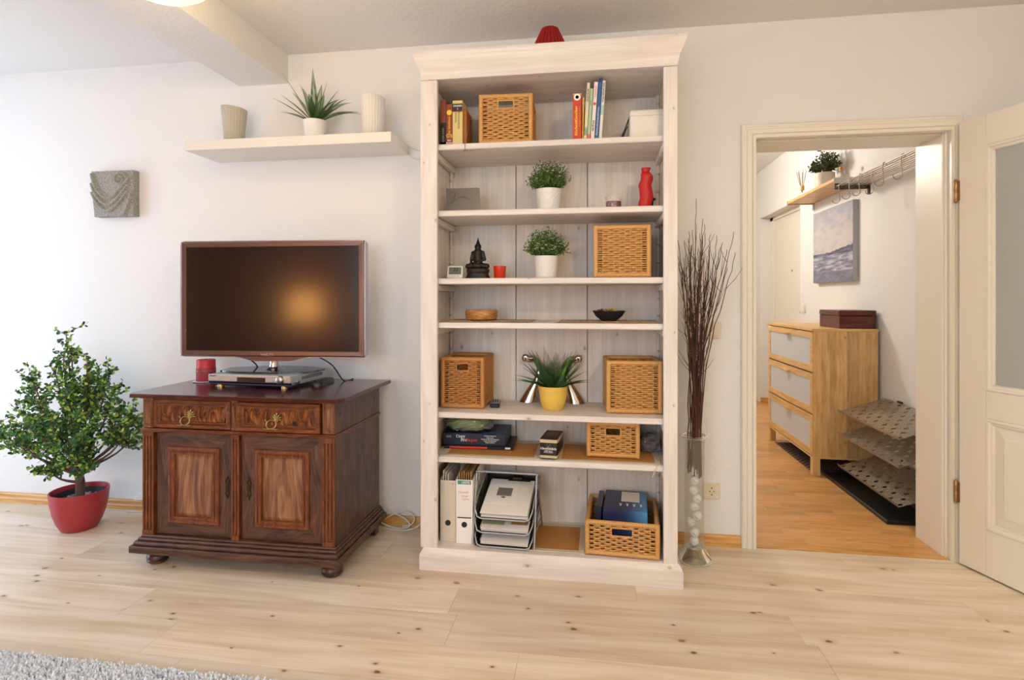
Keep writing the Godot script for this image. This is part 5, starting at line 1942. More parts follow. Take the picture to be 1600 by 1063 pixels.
	prism(s, round_rect(-0.038, 0.038, -0.084, 0.084, 0.006, 3), 0.084, 0.0865, true)
	T = Transform3D()
	obj("lid", s, "black", bt)
	s = mb()
	bx(s, -0.027, 0.027, 0.0864, 0.0869, -0.075, -0.066); bx(s, -0.028, 0.028, 0.0864, 0.0868, 0.022, 0.024)
	bx(s, -0.026, 0.026, 0.0864, 0.0867, -0.05, 0.005)
	obj("lid_print", s, "bronze_print", bt)
	letters(bt, "Glenfiddich", "Droid Serif", 0.0122, "white_print", pos(Vector3(0, 0.044, 0.0857)), 700)
	letters(bt, "PURE MALT", "Droid Serif", 0.006, "white_print", pos(Vector3(0, 0.033, 0.0857)), 700)
	letters(bt, "SCOTCH WHISKY", "Droid Serif", 0.005, "white_print", pos(Vector3(0, 0.027, 0.0857)), 400)
	s = mb()
	for sx in [-1.0, 1.0]:
		tube(s, smooth_path([Vector3(0.001 * sx, 0.053, 0.0855), Vector3(0.006 * sx, 0.058, 0.0855), Vector3(0.008 * sx, 0.065, 0.0855)], 3), 0.0009, 5)
		tube(s, [Vector3(0.005 * sx, 0.057, 0.0855), Vector3(0.011 * sx, 0.06, 0.0855)], 0.0008, 5)
		tube(s, [Vector3(0.007 * sx, 0.061, 0.0855), Vector3(0.003 * sx, 0.066, 0.0855)], 0.0007, 5)
	prism(s, [Vector2(-0.004, 0.056), Vector2(0.004, 0.056), Vector2(0.003, 0.05), Vector2(0, 0.047), Vector2(-0.003, 0.05)], 0.085, 0.0858)
	obj("stag_emblem", s, "bronze_print", bt)
	basket("small low wicker basket with grip on the sixth shelf", 0.236, 0.163, 0.24, Vector3(0.082, Ym + 0.0005, 0.22), -2.0, true, "cane")
	plastic_bag("dark bundle in a clear plastic bag beside the small basket", Vector3(0.252, Ym, 0.17), Vector3(0.046, 0.042, 0.07), "cloth_brown", 23)
	s = mb()
	tube(s, smooth_path([Vector3(0.276, Y5 + 0.0065, 0.37), Vector3(0.262, Y5 + 0.004, 0.4085), Vector3(0.25, Y5 - 0.025, 0.413), Vector3(0.24, Y5 - 0.05, 0.412)], 4), 0.0022, 6)
	tag(obj("tie_cord", s, "cloth_cream"), "cream tie cord hanging over the sixth shelf edge", "cord")
	# bottom
	var Y6 := 0.0956
	var mf := thing("magazine_file", "cream magazine file with finger hole beside the bookcase post", "magazine file", Vector3(-0.667, Y6, 0.23))
	file_box(mf, 0.073, 0.31, 0.27, "cream_card", 0.9)
	s = mb()
	for k in 3: bx(s, -0.03 + k * 0.011, -0.027 + k * 0.011, 0.004, 0.315 - k * 0.008, -0.12, 0.11)
	obj("papers", s, "paper", mf)
	var bi := thing("ring_binder", "white lever binder box with teal label and handwriting", "binder", Vector3(-0.588, Y6, 0.235))
	file_box(bi, 0.077, 0.31, 0.28, "white_print", 0.93)
	s = mb()
	for k in 6: bx(s, -0.03 + k * 0.0105, -0.026 + k * 0.0105, 0.004, 0.312 + 0.004 * (k % 3), -0.125, 0.115)
	obj("papers", s, "kraft", bi)
	s = mb()
	bx(s, -0.031, 0.031, 0.268, 0.285, 0.14, 0.1409)
	obj("label", s, "teal_print", bi)
	letters(bi, "LEITZ", "Droid Sans", 0.014, "white_print", pos(Vector3(0.006, 0.2765, 0.1412)), 700)
	s = mb()
	bx(s, -0.032, 0.032, 0.12, 0.266, 0.14, 0.1406)
	obj("label", s, "paper", bi)
	s = mb()
	bx(s, -0.032, 0.032, 0.114, 0.119, 0.14, 0.1408)
	obj("label_edge", s, "dark_print", bi)
	letters(bi, "Haushalt", "Droid Serif", 0.011, "rose_print", pos(Vector3(-0.004, 0.232, 0.141)), 400)
	letters(bi, "Strom\n  Garten", "Droid Serif", 0.011, "rose_print", pos(Vector3(0.002, 0.208, 0.141)), 400)
	bamboo_mat("bamboo mat with cream border under the letter tray", -0.505, -0.045, Y6, 0.1, 0.405)
	letter_tray(Vector3(-0.4, Y6 + 0.0046, 0.25))
	var bb := basket("long open wicker basket holding a blue box, bottom shelf", 0.318, 0.152, 0.34, Vector3(0.122, 0.0975, 0.25), -3.0, true, "cane")
	var bl := thing("product_box", "blue gradient product box with white label in the basket", "box", Vector3(0.139, 0.112, 0.228), -4.0)
	s = mb()
	bx(s, -0.095, 0.095, 0.002, 0.165, -0.13, 0.13, 0.001)
	obj("carton", s, "blue_shade", bl)
	s = mb()
	bx(s, -0.02, 0.062, 0.1648, 0.1656, -0.115, 0.015)
	obj("label", s, "paper", bl)
	s = mb()
	for k in 4:
		bx(s, -0.025 + k * 0.03, -0.018 + k * 0.03, 0.1648, 0.1655, 0.05, 0.07)
		bx(s, -0.03 + k * 0.03, -0.014 + k * 0.03, 0.1648, 0.1655, 0.042, 0.045)
	obj("icons", s, "white_print", bl)
	s = mb()
	bx(s, -0.012, 0.012, 0.0, 0.17, -0.12, 0.1, 0.002)
	tag(obj("folder", s, "navy_plastic", self, pos(Vector3(0.012, 0.1125, 0.24), Vector3(0, -4, -4))), "dark folder standing beside the blue box in the basket", "folder")
	# red pleated lampshade on top of the bookcase
	s = mb()
	var rg := []
	for e in [[0.082, 0.0], [0.037, 0.103], [0.035, 0.103], [0.079, 0.0]]:
		var ring := []
		for i in 112:
			var a := -TAU * i / 112
			var rr: float = e[0] * (1.0 + (0.075 if i % 4 < 2 else -0.075))
			ring.append(Vector3(cos(a) * rr, e[1], sin(a) * rr))
		rg.append(ring)
	rg.append(rg[0])
	for i in rg.size() - 1:
		for j in 112:
			var k := (j + 1) % 112
			poly(s, [rg[i][j], rg[i][k], rg[i + 1][k], rg[i + 1][j]], (rg[i][j] as Vector3) * (1.0 if i == 0 else -1.0))
	var lt := thing("table_lamp", "red pleated lampshade of a small lamp atop the bookcase", "lamp", Vector3(-0.209, 2.3045, 0.25))
	obj("lamp_shade", s, "shade_red", lt, pos(Vector3(0, 0.056, 0)))
	s = mb()
	lathe(s, Vector3.ZERO, [Vector2(0, 0), Vector2(0.05, 0), Vector2(0.05, 0.008), Vector2(0.012, 0.02), Vector2(0.01, 0.05), Vector2(0.014, 0.06), Vector2(0.014, 0.1), Vector2(0, 0.105)], 20)
	obj("lamp_base", s, "white_lacquer", lt)

func prism_flat(s: SurfaceTool, p: Array, y: float) -> void:
	var q := []
	for e in p: q.append(Vector3(e.x, y, e.y))
	poly(s, q, Vector3.UP)

func relief_plate(at: Vector3) -> void:
	var o := thing("relief_plate", "grey metal plate embossed with an arch leaning on the second shelf", "plate", at, -4.0)
	var t := pos(Vector3(0, 0.001, 0), Vector3(-17, 0, 7))
	var s := mb()
	T = t
	prism(s, [Vector2(-0.083, 0.012), Vector2(0.083, -0.009), Vector2(0.082, 0.108), Vector2(0.076, 0.113), Vector2(-0.082, 0.134)], -0.004, 0.0)
	T = Transform3D()
	obj("plate", s, "pewter", o, pos(Vector3(0, 0.009, 0)))
	s = mb()
	T = t * pos(Vector3(0, 0.009, 0))
	var p := []
	for i in 21:
		var u := i / 20.0
		p.append(Vector3(lerpf(-0.065, 0.066, u), 0.042 + 0.042 * sin(PI * u) - 0.02 * u, 0.0))
	tube(s, p, [0.002, 0.004, 0.005, 0.0055, 0.006, 0.006, 0.006, 0.006, 0.006, 0.0055, 0.005, 0.005, 0.0045, 0.004, 0.004, 0.0035, 0.003, 0.003, 0.0025, 0.002, 0.0015], 6)
	tube(s, [Vector3(-0.06, 0.05, 0), Vector3(-0.045, 0.072, 0), Vector3(-0.033, 0.098, 0)], [0.004, 0.005, 0.006], 6)
	obj("embossed_arch", s, "pewter_dark", o)
	s = mb()
	var z := []
	for i in 15:
		z.append(Vector3(-0.045 + i * 0.0068, 0.028 + (0.02 if i % 2 else 0.0) + 0.008 * sin(i * 1.7), 0))
	tube(s, z, 0.0022, 5)
	obj("embossed_grass", s, "pewter_light", o)
	T = Transform3D()

func reed_mat(label: String, x0: float, x1: float, y: float, z0: float, z1: float) -> void:
	var s := mb()
	var n := int((x1 - x0) / 0.006)
	var w := (x1 - x0) / n
	for i in n:
		var x := x0 + i * w
		bx(s, x + 0.0002, x + w - 0.0002, y, y + 0.0035 + 0.001 * sin(i * 1.3), z0 + 0.002 * sin(i * 2.0), z1 + 0.002 * sin(i * 3.1), 0.001)
	var o := thing("reed_mat", label, "mat")
	stuff(obj("reeds", s, "reed", o))
	s = mb()
	for z in [lerpf(z0, z1, 0.08), lerpf(z0, z1, 0.36), lerpf(z0, z1, 0.64), lerpf(z0, z1, 0.92)]:
		tube(s, [Vector3(x0, y + 0.0042, z), Vector3(x1, y + 0.0042, z)], 0.0008, 5)
	obj("binding_threads", s, "cloth_cream", o)

func bamboo_mat(label: String, x0: float, x1: float, y: float, z0: float, z1: float) -> void:
	var o := thing("bamboo_mat", label, "mat")
	var b := 0.026
	var s := mb()
	var n := int((z1 - z0 - 2 * b) / 0.004)
	var w := (z1 - z0 - 2 * b) / n
	for i in n:
		var z := z0 + b + i * w
		bx(s, x0 + b * 0.8, x1 - b * 0.8, y + 0.0004, y + 0.0028 + 0.0005 * sin(i * 1.9), z + 0.0002, z + w - 0.0002)
	stuff(obj("bamboo_strips", s, "bamboo", o))
	for e in [[x0, x1, z0, z0 + b], [x0, x1, z1 - b, z1], [x0, x0 + b, z0 + b, z1 - b], [x1 - b, x1, z0 + b, z1 - b]]:
		s = mb()
		bx(s, e[0], e[1], y, y + 0.004, e[2], e[3], 0.0012)
		obj("cloth_border", s, "cloth_cream", o)

func plastic_bag(label: String, at: Vector3, rad: Vector3, inner: String, sd: int) -> void:
	var nz := noise(sd, 14.0, 3)
	var o := thing("plastic_bag", label, "bag", at)
	var fine := noise(sd + 1, 40.0, 2)
	for k in 2:
		var s := mb()
		var rings := []
		var q := 0.88 if k == 0 else 1.0
		for j in 21:
			var ph := lerpf(-PI / 2, PI / 2, j / 20.0)
			var ring := []
			for i in 44:
				var a := -TAU * i / 44.0
				var d := Vector3(cos(ph) * cos(a), sin(ph), cos(ph) * sin(a))
				var p := Vector3(signf(d.x) * pow(absf(d.x), 0.7) * rad.x, d.y * rad.y, signf(d.z) * pow(absf(d.z), 0.7) * rad.z)
				var e := Vector3(d.x * 0.1 + k * 0.07, d.y * 0.1, d.z * 0.1)
				p *= q * (1.0 + 0.3 * nz.get_noise_3dv(e) + (0.16 if k == 1 else 0.07) * fine.get_noise_3dv(e))
				p.y = clampf(p.y, -rad.y * 0.92, rad.y)
				ring.append(p + Vector3(0, rad.y * 0.921, 0))
			rings.append(ring)
		if k == 0:
			loft(s, rings)
		else:
			for j in 20:
				for i in 44:
					var m := (i + 1) % 44
					poly(s, [rings[j][i], rings[j][m], rings[j + 1][m]], rings[j][i])
					poly(s, [rings[j][i], rings[j + 1][m], rings[j + 1][i]], rings[j][i])
		obj("cloth" if k == 0 else "wrapper", s, inner if k == 0 else "clear_film", o)

func file_box(o: Node, w: float, h: float, d: float, m: String, low: float) -> void:
	var s := mb()
	var z1 := d / 2
	# own axes: side outline drawn in z and y, sloping down towards the front
	var t := 0.002
	bx(s, -w / 2, w / 2, 0, h * low, z1 - t, z1, 0.0005)
	bx(s, -w / 2, w / 2, 0, h, -z1, -z1 + t)
	bx(s, -w / 2, w / 2, 0, t, -z1 + t, z1 - t)
	for sx in [-1.0, 1.0]:
		T = Transform3D(Basis(Vector3(0, 0, -1), Vector3(0, 1, 0), Vector3(1, 0, 0)), Vector3.ZERO)
		prism(s, [Vector2(-z1 + t, 0), Vector2(z1 - t, 0), Vector2(z1 - t, h), Vector2(-z1 * 0.1, h), Vector2(-z1 + t, h * low)], sx * w / 2 - (t if sx > 0 else 0.0), sx * w / 2 + (0.0 if sx > 0 else t))
		T = Transform3D()
	obj("card", s, m, o)
	s = mb()
	T = pos(Vector3(0, 0.085, z1 - 0.0005), Vector3(90, 0, 0))
	lathe(s, Vector3.ZERO, [Vector2(0.013, 0), Vector2(0.013, 0.002), Vector2(0.0105, 0.002), Vector2(0.0105, 0.0005), Vector2(0, 0.0008)], 20)
	T = Transform3D()
	obj("finger_hole", s, "black", o)
	s = mb()
	T = pos(Vector3(w * 0.3, h * low - 0.016, z1), Vector3(90, 0, 0))
	lathe(s, Vector3.ZERO, [Vector2(0.0035, 0), Vector2(0.003, 0.001), Vector2(0, 0.001)], 10)
	T = Transform3D()
	obj("rivet", s, "steel", o)

func letter_tray(at: Vector3) -> void:
	var o := thing("letter_tray", "three-tier silver wire letter tray on the bottom shelf", "letter tray", at, -2.0)
	var s: SurfaceTool
	# hoop over the back and slanting legs
	for sx in [-1.0, 1.0]:
		s = mb()
		var x: float = 0.14 * sx
		tube(s, [Vector3(x, 0.003, 0.148), Vector3(x, 0.302, 0.075)], 0.0048, 8)
		tube(s, [Vector3(x, 0.003, -0.12), Vector3(x, 0.302, 0.06)], 0.0042, 8)
		tube(s, [Vector3(x, 0.06, 0.134), Vector3(x, 0.06, -0.086)], 0.003, 6)
		obj("side_frame", s, "silver_paint", o)
	s = mb()
	tube(s, smooth_path([Vector3(-0.14, 0.302, 0.068), Vector3(-0.12, 0.307, 0.068), Vector3(0.12, 0.307, 0.068), Vector3(0.14, 0.302, 0.068)], 4), 0.005, 8)
	obj("top_bar", s, "silver_paint", o)
	for k in 3:
		var y := 0.045 + k * 0.062
		var tr := Node3D.new()
		tr.name = "tray"
		o.add_child(tr, true)
		tr.position = Vector3(0, y, 0.02)
		tr.rotation_degrees.x = 17
		s = mb()
		# lip wire: dips at the front
		var pts := [Vector3(-0.132, 0.05, -0.12), Vector3(-0.132, 0.05, 0.06), Vector3(-0.13, 0.03, 0.12), Vector3(-0.118, 0.006, 0.142), Vector3(-0.1, 0.0, 0.146), Vector3(0.1, 0.0, 0.146), Vector3(0.118, 0.006, 0.142), Vector3(0.13, 0.03, 0.12), Vector3(0.132, 0.05, 0.06), Vector3(0.132, 0.05, -0.12), Vector3(0.12, 0.05, -0.13), Vector3(-0.12, 0.05, -0.13)]
		tube(s, pts, 0.0036, 7, false, true)
		obj("lip_wire", s, "silver_paint", tr)
		s = mb()
		bx(s, -0.128, 0.128, 0.0, 0.0012, -0.128, 0.142)
		for sx in [-1.0, 1.0]:
			for q in 3: bx(s, sx * 0.129 - 0.0006, sx * 0.129 + 0.0006, 0.005 + q * 0.015, 0.012 + q * 0.015, -0.125, 0.11)
		bx(s, -0.128, 0.128, 0.0, 0.045, -0.13, -0.129)
		obj("mesh_panel", s, "dark_steel", tr)
		# papers lie in each tray
		var pp := thing("paper_stack", ["stack of pale magazines in the lowest wire tray", "coloured brochures in the middle wire tray", "clipped papers with a grey picture in the top wire tray"][k], "papers", at)
		pp.transform = o.transform * tr.transform * Transform3D(Basis(), Vector3(0, 0.0016, 0))
		var hh: float = [0.014, 0.014, 0.022][k]
		for q in 4:
			s = mb()
			var j := 0.004 * sin(q * 2.3 + k)
			bx(s, -0.105 + j, 0.108 + j, hh * q / 4.0 + 0.0002, hh * (q + 1) / 4.0, -0.12 + j, 0.13 + j * 2)
			obj("sheet", s, ["paper", "paper", "newsprint", "paper"][q], pp)
		if k == 1:
			s = mb()
			bx(s, -0.1, 0.0, hh, hh + 0.001, -0.1, 0.11); obj("brochure", s, "green_paper", pp)
			s = mb()
			bx(s, -0.09, 0.02, hh + 0.008, hh + 0.013, -0.1, 0.07); obj("brochure", s, "red_print", pp)
			s = mb()
			bx(s, 0.03, 0.105, hh, hh + 0.0015, -0.1, 0.1); obj("brochure", s, "kraft", pp)
		if k == 2:
			s = mb()
			bx(s, -0.1, 0.04, hh, hh + 0.0008, -0.11, 0.07); obj("sheet", s, "white_print", pp)
			s = mb()
			bx(s, -0.055, 0.015, hh + 0.0008, hh + 0.0013, -0.05, 0.01)
			prism_flat(s, [Vector2(-0.035, 0.02), Vector2(-0.02, 0.012), Vector2(-0.006, 0.02), Vector2(-0.02, 0.03)], hh + 0.0014)
			obj("picture", s, "print_grey", pp)
			s = mb()
			bx(s, -0.02, 0.09, hh + 0.001, hh + 0.004, -0.12, -0.105, 0.001)
			bx(s, 0.0, 0.05, hh + 0.004, hh + 0.016, -0.121, -0.108, 0.004)
			obj("clip", s, "dark_brass", pp)

func metal_figure(at: Vector3, sg: float, label: String) -> void:
	var o := thing("metal_book_end", label, "book end", at, 0.0, "polished metal book ends")
	var s := mb()
	var rings := []
	# flared foot, body sweeping inwards, neck rising to a beak that points outwards
	for e in [[0.0, 0.04, 0.048, 0.03], [0.012, 0.036, 0.046, 0.028], [0.05, 0.022, 0.036, 0.023], [0.09, 0.004, 0.026, 0.018], [0.13, -0.012, 0.018, 0.014], [0.17, -0.016, 0.014, 0.011], [0.2, -0.008, 0.013, 0.011]]:
		var ring := []
		for i in 20:
			var a := -TAU * i / 20
			ring.append(Vector3(sg * (e[1] - 0.012) + cos(a) * e[2], e[0], sin(a) * e[3]))
		rings.append(ring)
	loft(s, rings, true, true, true)
	obj("body", s, "polished", o)
	s = mb()
	tube(s, smooth_path([Vector3(sg * -0.02, 0.195, 0), Vector3(sg * 0.0, 0.212, 0), Vector3(sg * 0.025, 0.213, 0.004), Vector3(sg * 0.045, 0.222, 0.01), Vector3(sg * 0.046, 0.2, 0.012)], 4), [0.013, 0.0135, 0.014, 0.015, 0.016, 0.017, 0.018, 0.0185, 0.019, 0.019, 0.0185, 0.018, 0.017, 0.015, 0.013, 0.01, 0.006], 14)
	obj("head", s, "polished", o)

func buddha(at: Vector3) -> void:
	var o := thing("seated_statue", "dark bronze seated buddha statue with pointed crown", "statue", at)
	var s := mb()
	# stepped throne
	for e in [[0.0, 0.056, 0.034], [0.006, 0.058, 0.036], [0.02, 0.052, 0.032], [0.03, 0.049, 0.03], [0.034, 0.052, 0.033], [0.044, 0.053, 0.034], [0.048, 0.049, 0.031]]:
		pass
	var rings := []
	for e in [[0.0, 0.06, 0.036], [0.004, 0.06, 0.036], [0.018, 0.052, 0.032], [0.028, 0.05, 0.031], [0.032, 0.053, 0.034], [0.044, 0.054, 0.034], [0.05, 0.048, 0.03]]:
		var ring := []
		for i in 40:
			var a := -TAU * i / 40
			var w := 1.0 + 0.03 * cos(a * 14) * (1.0 if e[0] > 0.03 else 0.0)
			ring.append(Vector3(signf(cos(a)) * pow(absf(cos(a)), 0.75) * e[1] * w, e[0], signf(sin(a)) * pow(absf(sin(a)), 0.75) * e[2] * w))
		rings.append(ring)
	loft(s, rings, true, true, true)
	obj("throne", s, "bronze_dark", o)
	# figure as one skin: smooth union of capsules
	var caps := [
		[Vector3(0, 0.068, -0.002), Vector3(0, 0.1, -0.002), 0.023, 0.02], [Vector3(0, 0.1, -0.002), Vector3(0, 0.122, 0.0), 0.021, 0.023],
		[Vector3(-0.012, 0.064, 0.006), Vector3(-0.047, 0.06, 0.012), 0.015, 0.011], [Vector3(0.012, 0.064, 0.006), Vector3(0.047, 0.06, 0.012), 0.015, 0.011],
		[Vector3(-0.045, 0.059, 0.014), Vector3(0.012, 0.06, 0.026), 0.0105, 0.008], [Vector3(0.045, 0.06, 0.014), Vector3(-0.012, 0.064, 0.026), 0.0105, 0.008],
		[Vector3(-0.024, 0.125, 0), Vector3(-0.031, 0.094, 0.002), 0.0085, 0.0068], [Vector3(-0.031, 0.094, 0.002), Vector3(-0.03, 0.068, 0.022), 0.0066, 0.005],
		[Vector3(0.024, 0.125, 0), Vector3(0.032, 0.094, 0), 0.0085, 0.0068], [Vector3(0.032, 0.094, 0), Vector3(0.004, 0.078, 0.022), 0.0066, 0.0055],
		[Vector3(0, 0.125, 0), Vector3(0, 0.14, 0.001), 0.0095, 0.0085],
		[Vector3(0, 0.15, 0.002), Vector3(0, 0.156, 0.0), 0.0128, 0.0132],
		[Vector3(0, 0.166, -0.002), Vector3(0, 0.175, -0.002), 0.009, 0.006], [Vector3(0, 0.175, -0.002), Vector3(0, 0.2, -0.002), 0.005, 0.0012],
		[Vector3(0, 0.15, 0.013), Vector3(0, 0.154, 0.0125), 0.0022, 0.0014], [Vector3(-0.0135, 0.148, 0), Vector3(-0.0135, 0.158, 0), 0.0024, 0.002], [Vector3(0.0135, 0.148, 0), Vector3(0.0135, 0.158, 0), 0.0024, 0.002],
	]
	s = mb()
	skin(s, caps, 0.0026, 0.006)
	obj("figure", s, "bronze_dark", o)

# surface nets over a smooth union of tapered capsules
func skin(s: SurfaceTool, caps: Array, cell: float, k: float) -> void:
	var lo := Vector3.ONE * 9e9
	var hi := -lo
	for c in caps:
		var r := maxf(c[2], c[3]) + cell * 2 + k
		lo = lo.min((c[0] as Vector3).min(c[1]) - Vector3.ONE * r)
		hi = hi.max((c[0] as Vector3).max(c[1]) + Vector3.ONE * r)
	var n := Vector3i(((hi - lo) / cell).ceil()) + Vector3i.ONE
	var f := PackedFloat32Array()
	f.resize(n.x * n.y * n.z)
	var at := 0
	for z in n.z:
		for y in n.y:
			for x in n.x:
				var p := lo + Vector3(x, y, z) * cell
				var d := 1.0
				for c in caps:
					var a: Vector3 = c[0]
					var ab: Vector3 = c[1] - a
					var t := clampf((p - a).dot(ab) / ab.length_squared(), 0.0, 1.0)
					var q := (p - a - ab * t).length() - lerpf(c[2], c[3], t)
					var h := maxf(k - absf(d - q), 0.0) / k
					d = minf(d, q) - h * h * k * 0.25
				f[at] = d
				at += 1
	var vid := {}
	var sy := n.x
	var sz := n.x * n.y
	for z in n.z - 1:
		for y in n.y - 1:
			for x in n.x - 1:
				var b := x + y * sy + z * sz
				var acc := Vector3.ZERO
				var cnt := 0
				for e in [[0, 1], [sy, sy + 1], [sz, sz + 1], [sy + sz, sy + sz + 1], [0, sy], [1, sy + 1], [sz, sz + sy], [sz + 1, sz + sy + 1], [0, sz], [1, sz + 1], [sy, sy + sz], [sy + 1, sy + sz + 1]]:
					var a := f[b + e[0]]
					var c := f[b + e[1]]
					if (a < 0.0) != (c < 0.0):
						var t := a / (a - c)
						var o0: int = e[0]
						var o1: int = e[1]
						var p0 := Vector3(o0 % sy, (o0 / sy) % 2 if o0 < sz else ((o0 - sz) / sy), 1 if o0 >= sz else 0)
						var p1 := Vector3(o1 % sy, (o1 / sy) % 2 if o1 < sz else ((o1 - sz) / sy), 1 if o1 >= sz else 0)
						p0.x = (o0 % sz) % sy
						p1.x = (o1 % sz) % sy
						acc += p0.lerp(p1, t)
						cnt += 1
				if cnt:
					vid[b] = lo + (Vector3(x, y, z) + acc / cnt) * cell
	group_id += 1
	s.set_smooth_group(group_id)
	for z in range(1, n.z - 1):
		for y in range(1, n.y - 1):
			for x in range(1, n.x - 1):
				var b := x + y * sy + z * sz
				for e in [[1, sy, sz], [sy, sz, 1], [sz, 1, sy]]:
					var inside := f[b] < 0.0
					if inside != (f[b + e[0]] < 0.0):
						var q := [vid[b - e[1] - e[2]], vid[b - e[2]], vid[b], vid[b - e[1]]]
						if inside: q.reverse()
						vx(s, q[0]); vx(s, q[1]); vx(s, q[2])
						vx(s, q[0]); vx(s, q[2]); vx(s, q[3])
	s.set_smooth_group(-1)

# ------------------------------------------------------------------ beside the bookcase
func build_right_side() -> void:
	var s: SurfaceTool
	var r := RandomNumberGenerator.new()
	r.seed = 77
	# tall glass vase with a spreading foot and rolled lip
	var C := Vector3(0.452, 0.0, 0.175)
	var o := thing("glass_vase", "tall clear glass vase with flared foot beside the bookcase", "vase", C)
	s = mb()
	lathe(s, Vector3.ZERO, [Vector2(0.0455, 0.0655), Vector2(0.045, 0.15), Vector2(0.046, 0.4), Vector2(0.048, 0.555), Vector2(0.05, 0.564)], 48, 60.0)
	obj("wall", s, "vase_wall", o)
	s = mb()
	lathe(s, Vector3.ZERO, [Vector2(0.0425, 0.0655), Vector2(0.042, 0.15), Vector2(0.043, 0.4), Vector2(0.045, 0.555), Vector2(0.048, 0.564)], 48, 60.0)
	obj("inner_wall", s, "vase_wall", o)
	s = mb()
	lathe(s, Vector3.ZERO, [Vector2(0, 0), Vector2(0.07, 0), Vector2(0.079, 0.004), Vector2(0.081, 0.012), Vector2(0.076, 0.024), Vector2(0.06, 0.04), Vector2(0.05, 0.056), Vector2(0.046, 0.065), Vector2(0, 0.065)], 48, 60.0)
	obj("foot", s, "vase_glass", o)
	s = mb()
	tube(s, ring_path(Vector3(0, 0.572, 0), 0.0545, 40), 0.0065, 12, false, true)
	obj("lip", s, "vase_glass", o)
	# golf balls
	var spots := [[0.0, 0.0875, 0.0], [0.002, 0.129, 0.006], [-0.015, 0.1725, -0.008], [0.013, 0.206, 0.004], [-0.0, 0.246, -0.002], [0.012, 0.286, 0.006], [-0.006, 0.325, 0.01], [0.0, 0.367, -0.002], [0.002, 0.409, 0.004]]
	var ord := ["lowest golf ball in the tall glass vase", "second golf ball from the bottom of the glass vase", "third golf ball from the bottom of the glass vase", "fourth golf ball from the bottom of the glass vase", "fifth golf ball from the bottom of the glass vase", "sixth golf ball from the bottom of the glass vase", "seventh golf ball from the bottom of the glass vase", "second golf ball from the top of the glass vase", "topmost golf ball under the twig ends in the vase"]
	var bm := mb()
	var rings := []
	for j in 25:
		var ph := lerpf(-PI / 2, PI / 2, j / 24.0)
		var ring := []
		for i in 44:
			var a := -TAU * i / 44
			var dim := 0.0005 * absf(sin(ph * 12.0)) * absf(sin(a * 11.0))
			ring.append(Vector3(cos(ph) * cos(a), sin(ph), cos(ph) * sin(a)) * (0.0213 - dim))
		rings.append(ring)
	loft(bm, rings)
	var ball := done(bm)
	for k in spots.size():
		var b := thing("golf_ball", ord[k], "golf ball", C + Vector3(spots[k][0], spots[k][1], spots[k][2]), r.randf() * 60 - 30, "golf balls in the glass vase")
		put("shell", ball, "ball_white", b)
		s = mb()
		tube(s, [Vector3(-0.007, 0.007, 0.0192), Vector3(0.0, 0.001, 0.0214), Vector3(0.007, -0.006, 0.0195)] if k % 2 else [Vector3(-0.006, 0.002, 0.0203), Vector3(0.0, 0.003, 0.0211), Vector3(0.006, 0.002, 0.0203)], 0.0009, 5)
		obj("print", s, "red_print" if k == 6 else "ink", b)
	# twigs, each bending a little and forking near the tip
	var tips := [[-0.115, 1.45], [-0.09, 1.43], [-0.075, 1.38], [-0.06, 1.47], [-0.05, 1.35], [-0.035, 1.48], [-0.025, 1.42], [-0.015, 1.34], [-0.005, 1.46], [0.005, 1.4], [0.012, 1.5], [0.02, 1.68], [0.025, 1.44], [0.034, 1.38], [0.042, 1.49], [0.05, 1.42], [0.06, 1.52], [0.068, 1.36], [0.076, 1.45], [0.085, 1.51], [0.095, 1.33], [0.105, 1.5], [0.12, 1.4], [0.135, 1.47], [0.15, 1.35], [0.168, 1.51], [0.185, 1.42], [-0.03, 1.28], [0.0, 1.25], [0.03, 1.29], [0.06, 1.24], [-0.06, 1.22], [0.09, 1.26], [-0.02, 1.52], [0.045, 1.55], [0.015, 1.32], [-0.04, 1.4], [0.07, 1.41], [0.0, 1.53], [0.11, 1.44], [-0.07, 1.33], [0.03, 1.57], [0.055, 1.33], [-0.01, 1.38], [0.14, 1.43], [0.022, 1.47]]
	for k in tips.size():
		var e: Array = tips[k]
		var a := r.randf() * TAU
		var rr := sqrt(r.randf()) * 0.033
		var base := Vector3(cos(a) * rr, 0.385 + r.randf() * 0.06 + (0.045 if rr < 0.024 else 0.0), sin(a) * rr)
		var neck := Vector3(base.x * 0.7 + e[0] * 0.1, 0.58, base.z * 0.9)
		var tip := Vector3(e[0] * 1.0, e[1], r.randf_range(-0.07, 0.1))
		if e[0] < -0.05: tip.z = r.randf_range(0.27, 0.3) if e[0] < -0.1 else r.randf_range(0.02, 0.08)
		if e[0] < -0.05 and e[0] > -0.1: tip.x = e[0] * 0.9
		var side := Vector3(r.randf_range(-0.012, 0.012), 0, r.randf_range(-0.015, 0.015))
		var belly := neck.lerp(tip, 0.45) + Vector3(-tip.x * 0.22, 0, -tip.z * 0.15) + side
		var pts := smooth_path([base, neck, belly, neck.lerp(tip, 0.8) + side * 0.6 - Vector3(tip.x * 0.08, 0, 0), tip], 5)
		var rad := []
		for i in pts.size():
			if i > 4 and i < pts.size() - 1: pts[i] = (pts[i] as Vector3) + Vector3(r.randfn(), 0, r.randfn()) * 0.0022
			rad.append(lerpf(0.0038, 0.001, pow(float(i) / pts.size(), 0.8)) * (1.18 if i % 4 == 3 else 1.0))
		var tw := thing("willow_twig", {0: "willow twig leaning out in front of the bookcase post", 11: "tallest willow twig rising above all others in the vase", 25: "outermost long willow twig leaning towards the doorway"}.get(k, "thin reddish-brown willow twig standing in the tall glass vase"), "twig", C, 0.0, "willow twigs in the glass vase")
		s = mb()
		tube(s, pts, rad, 6)
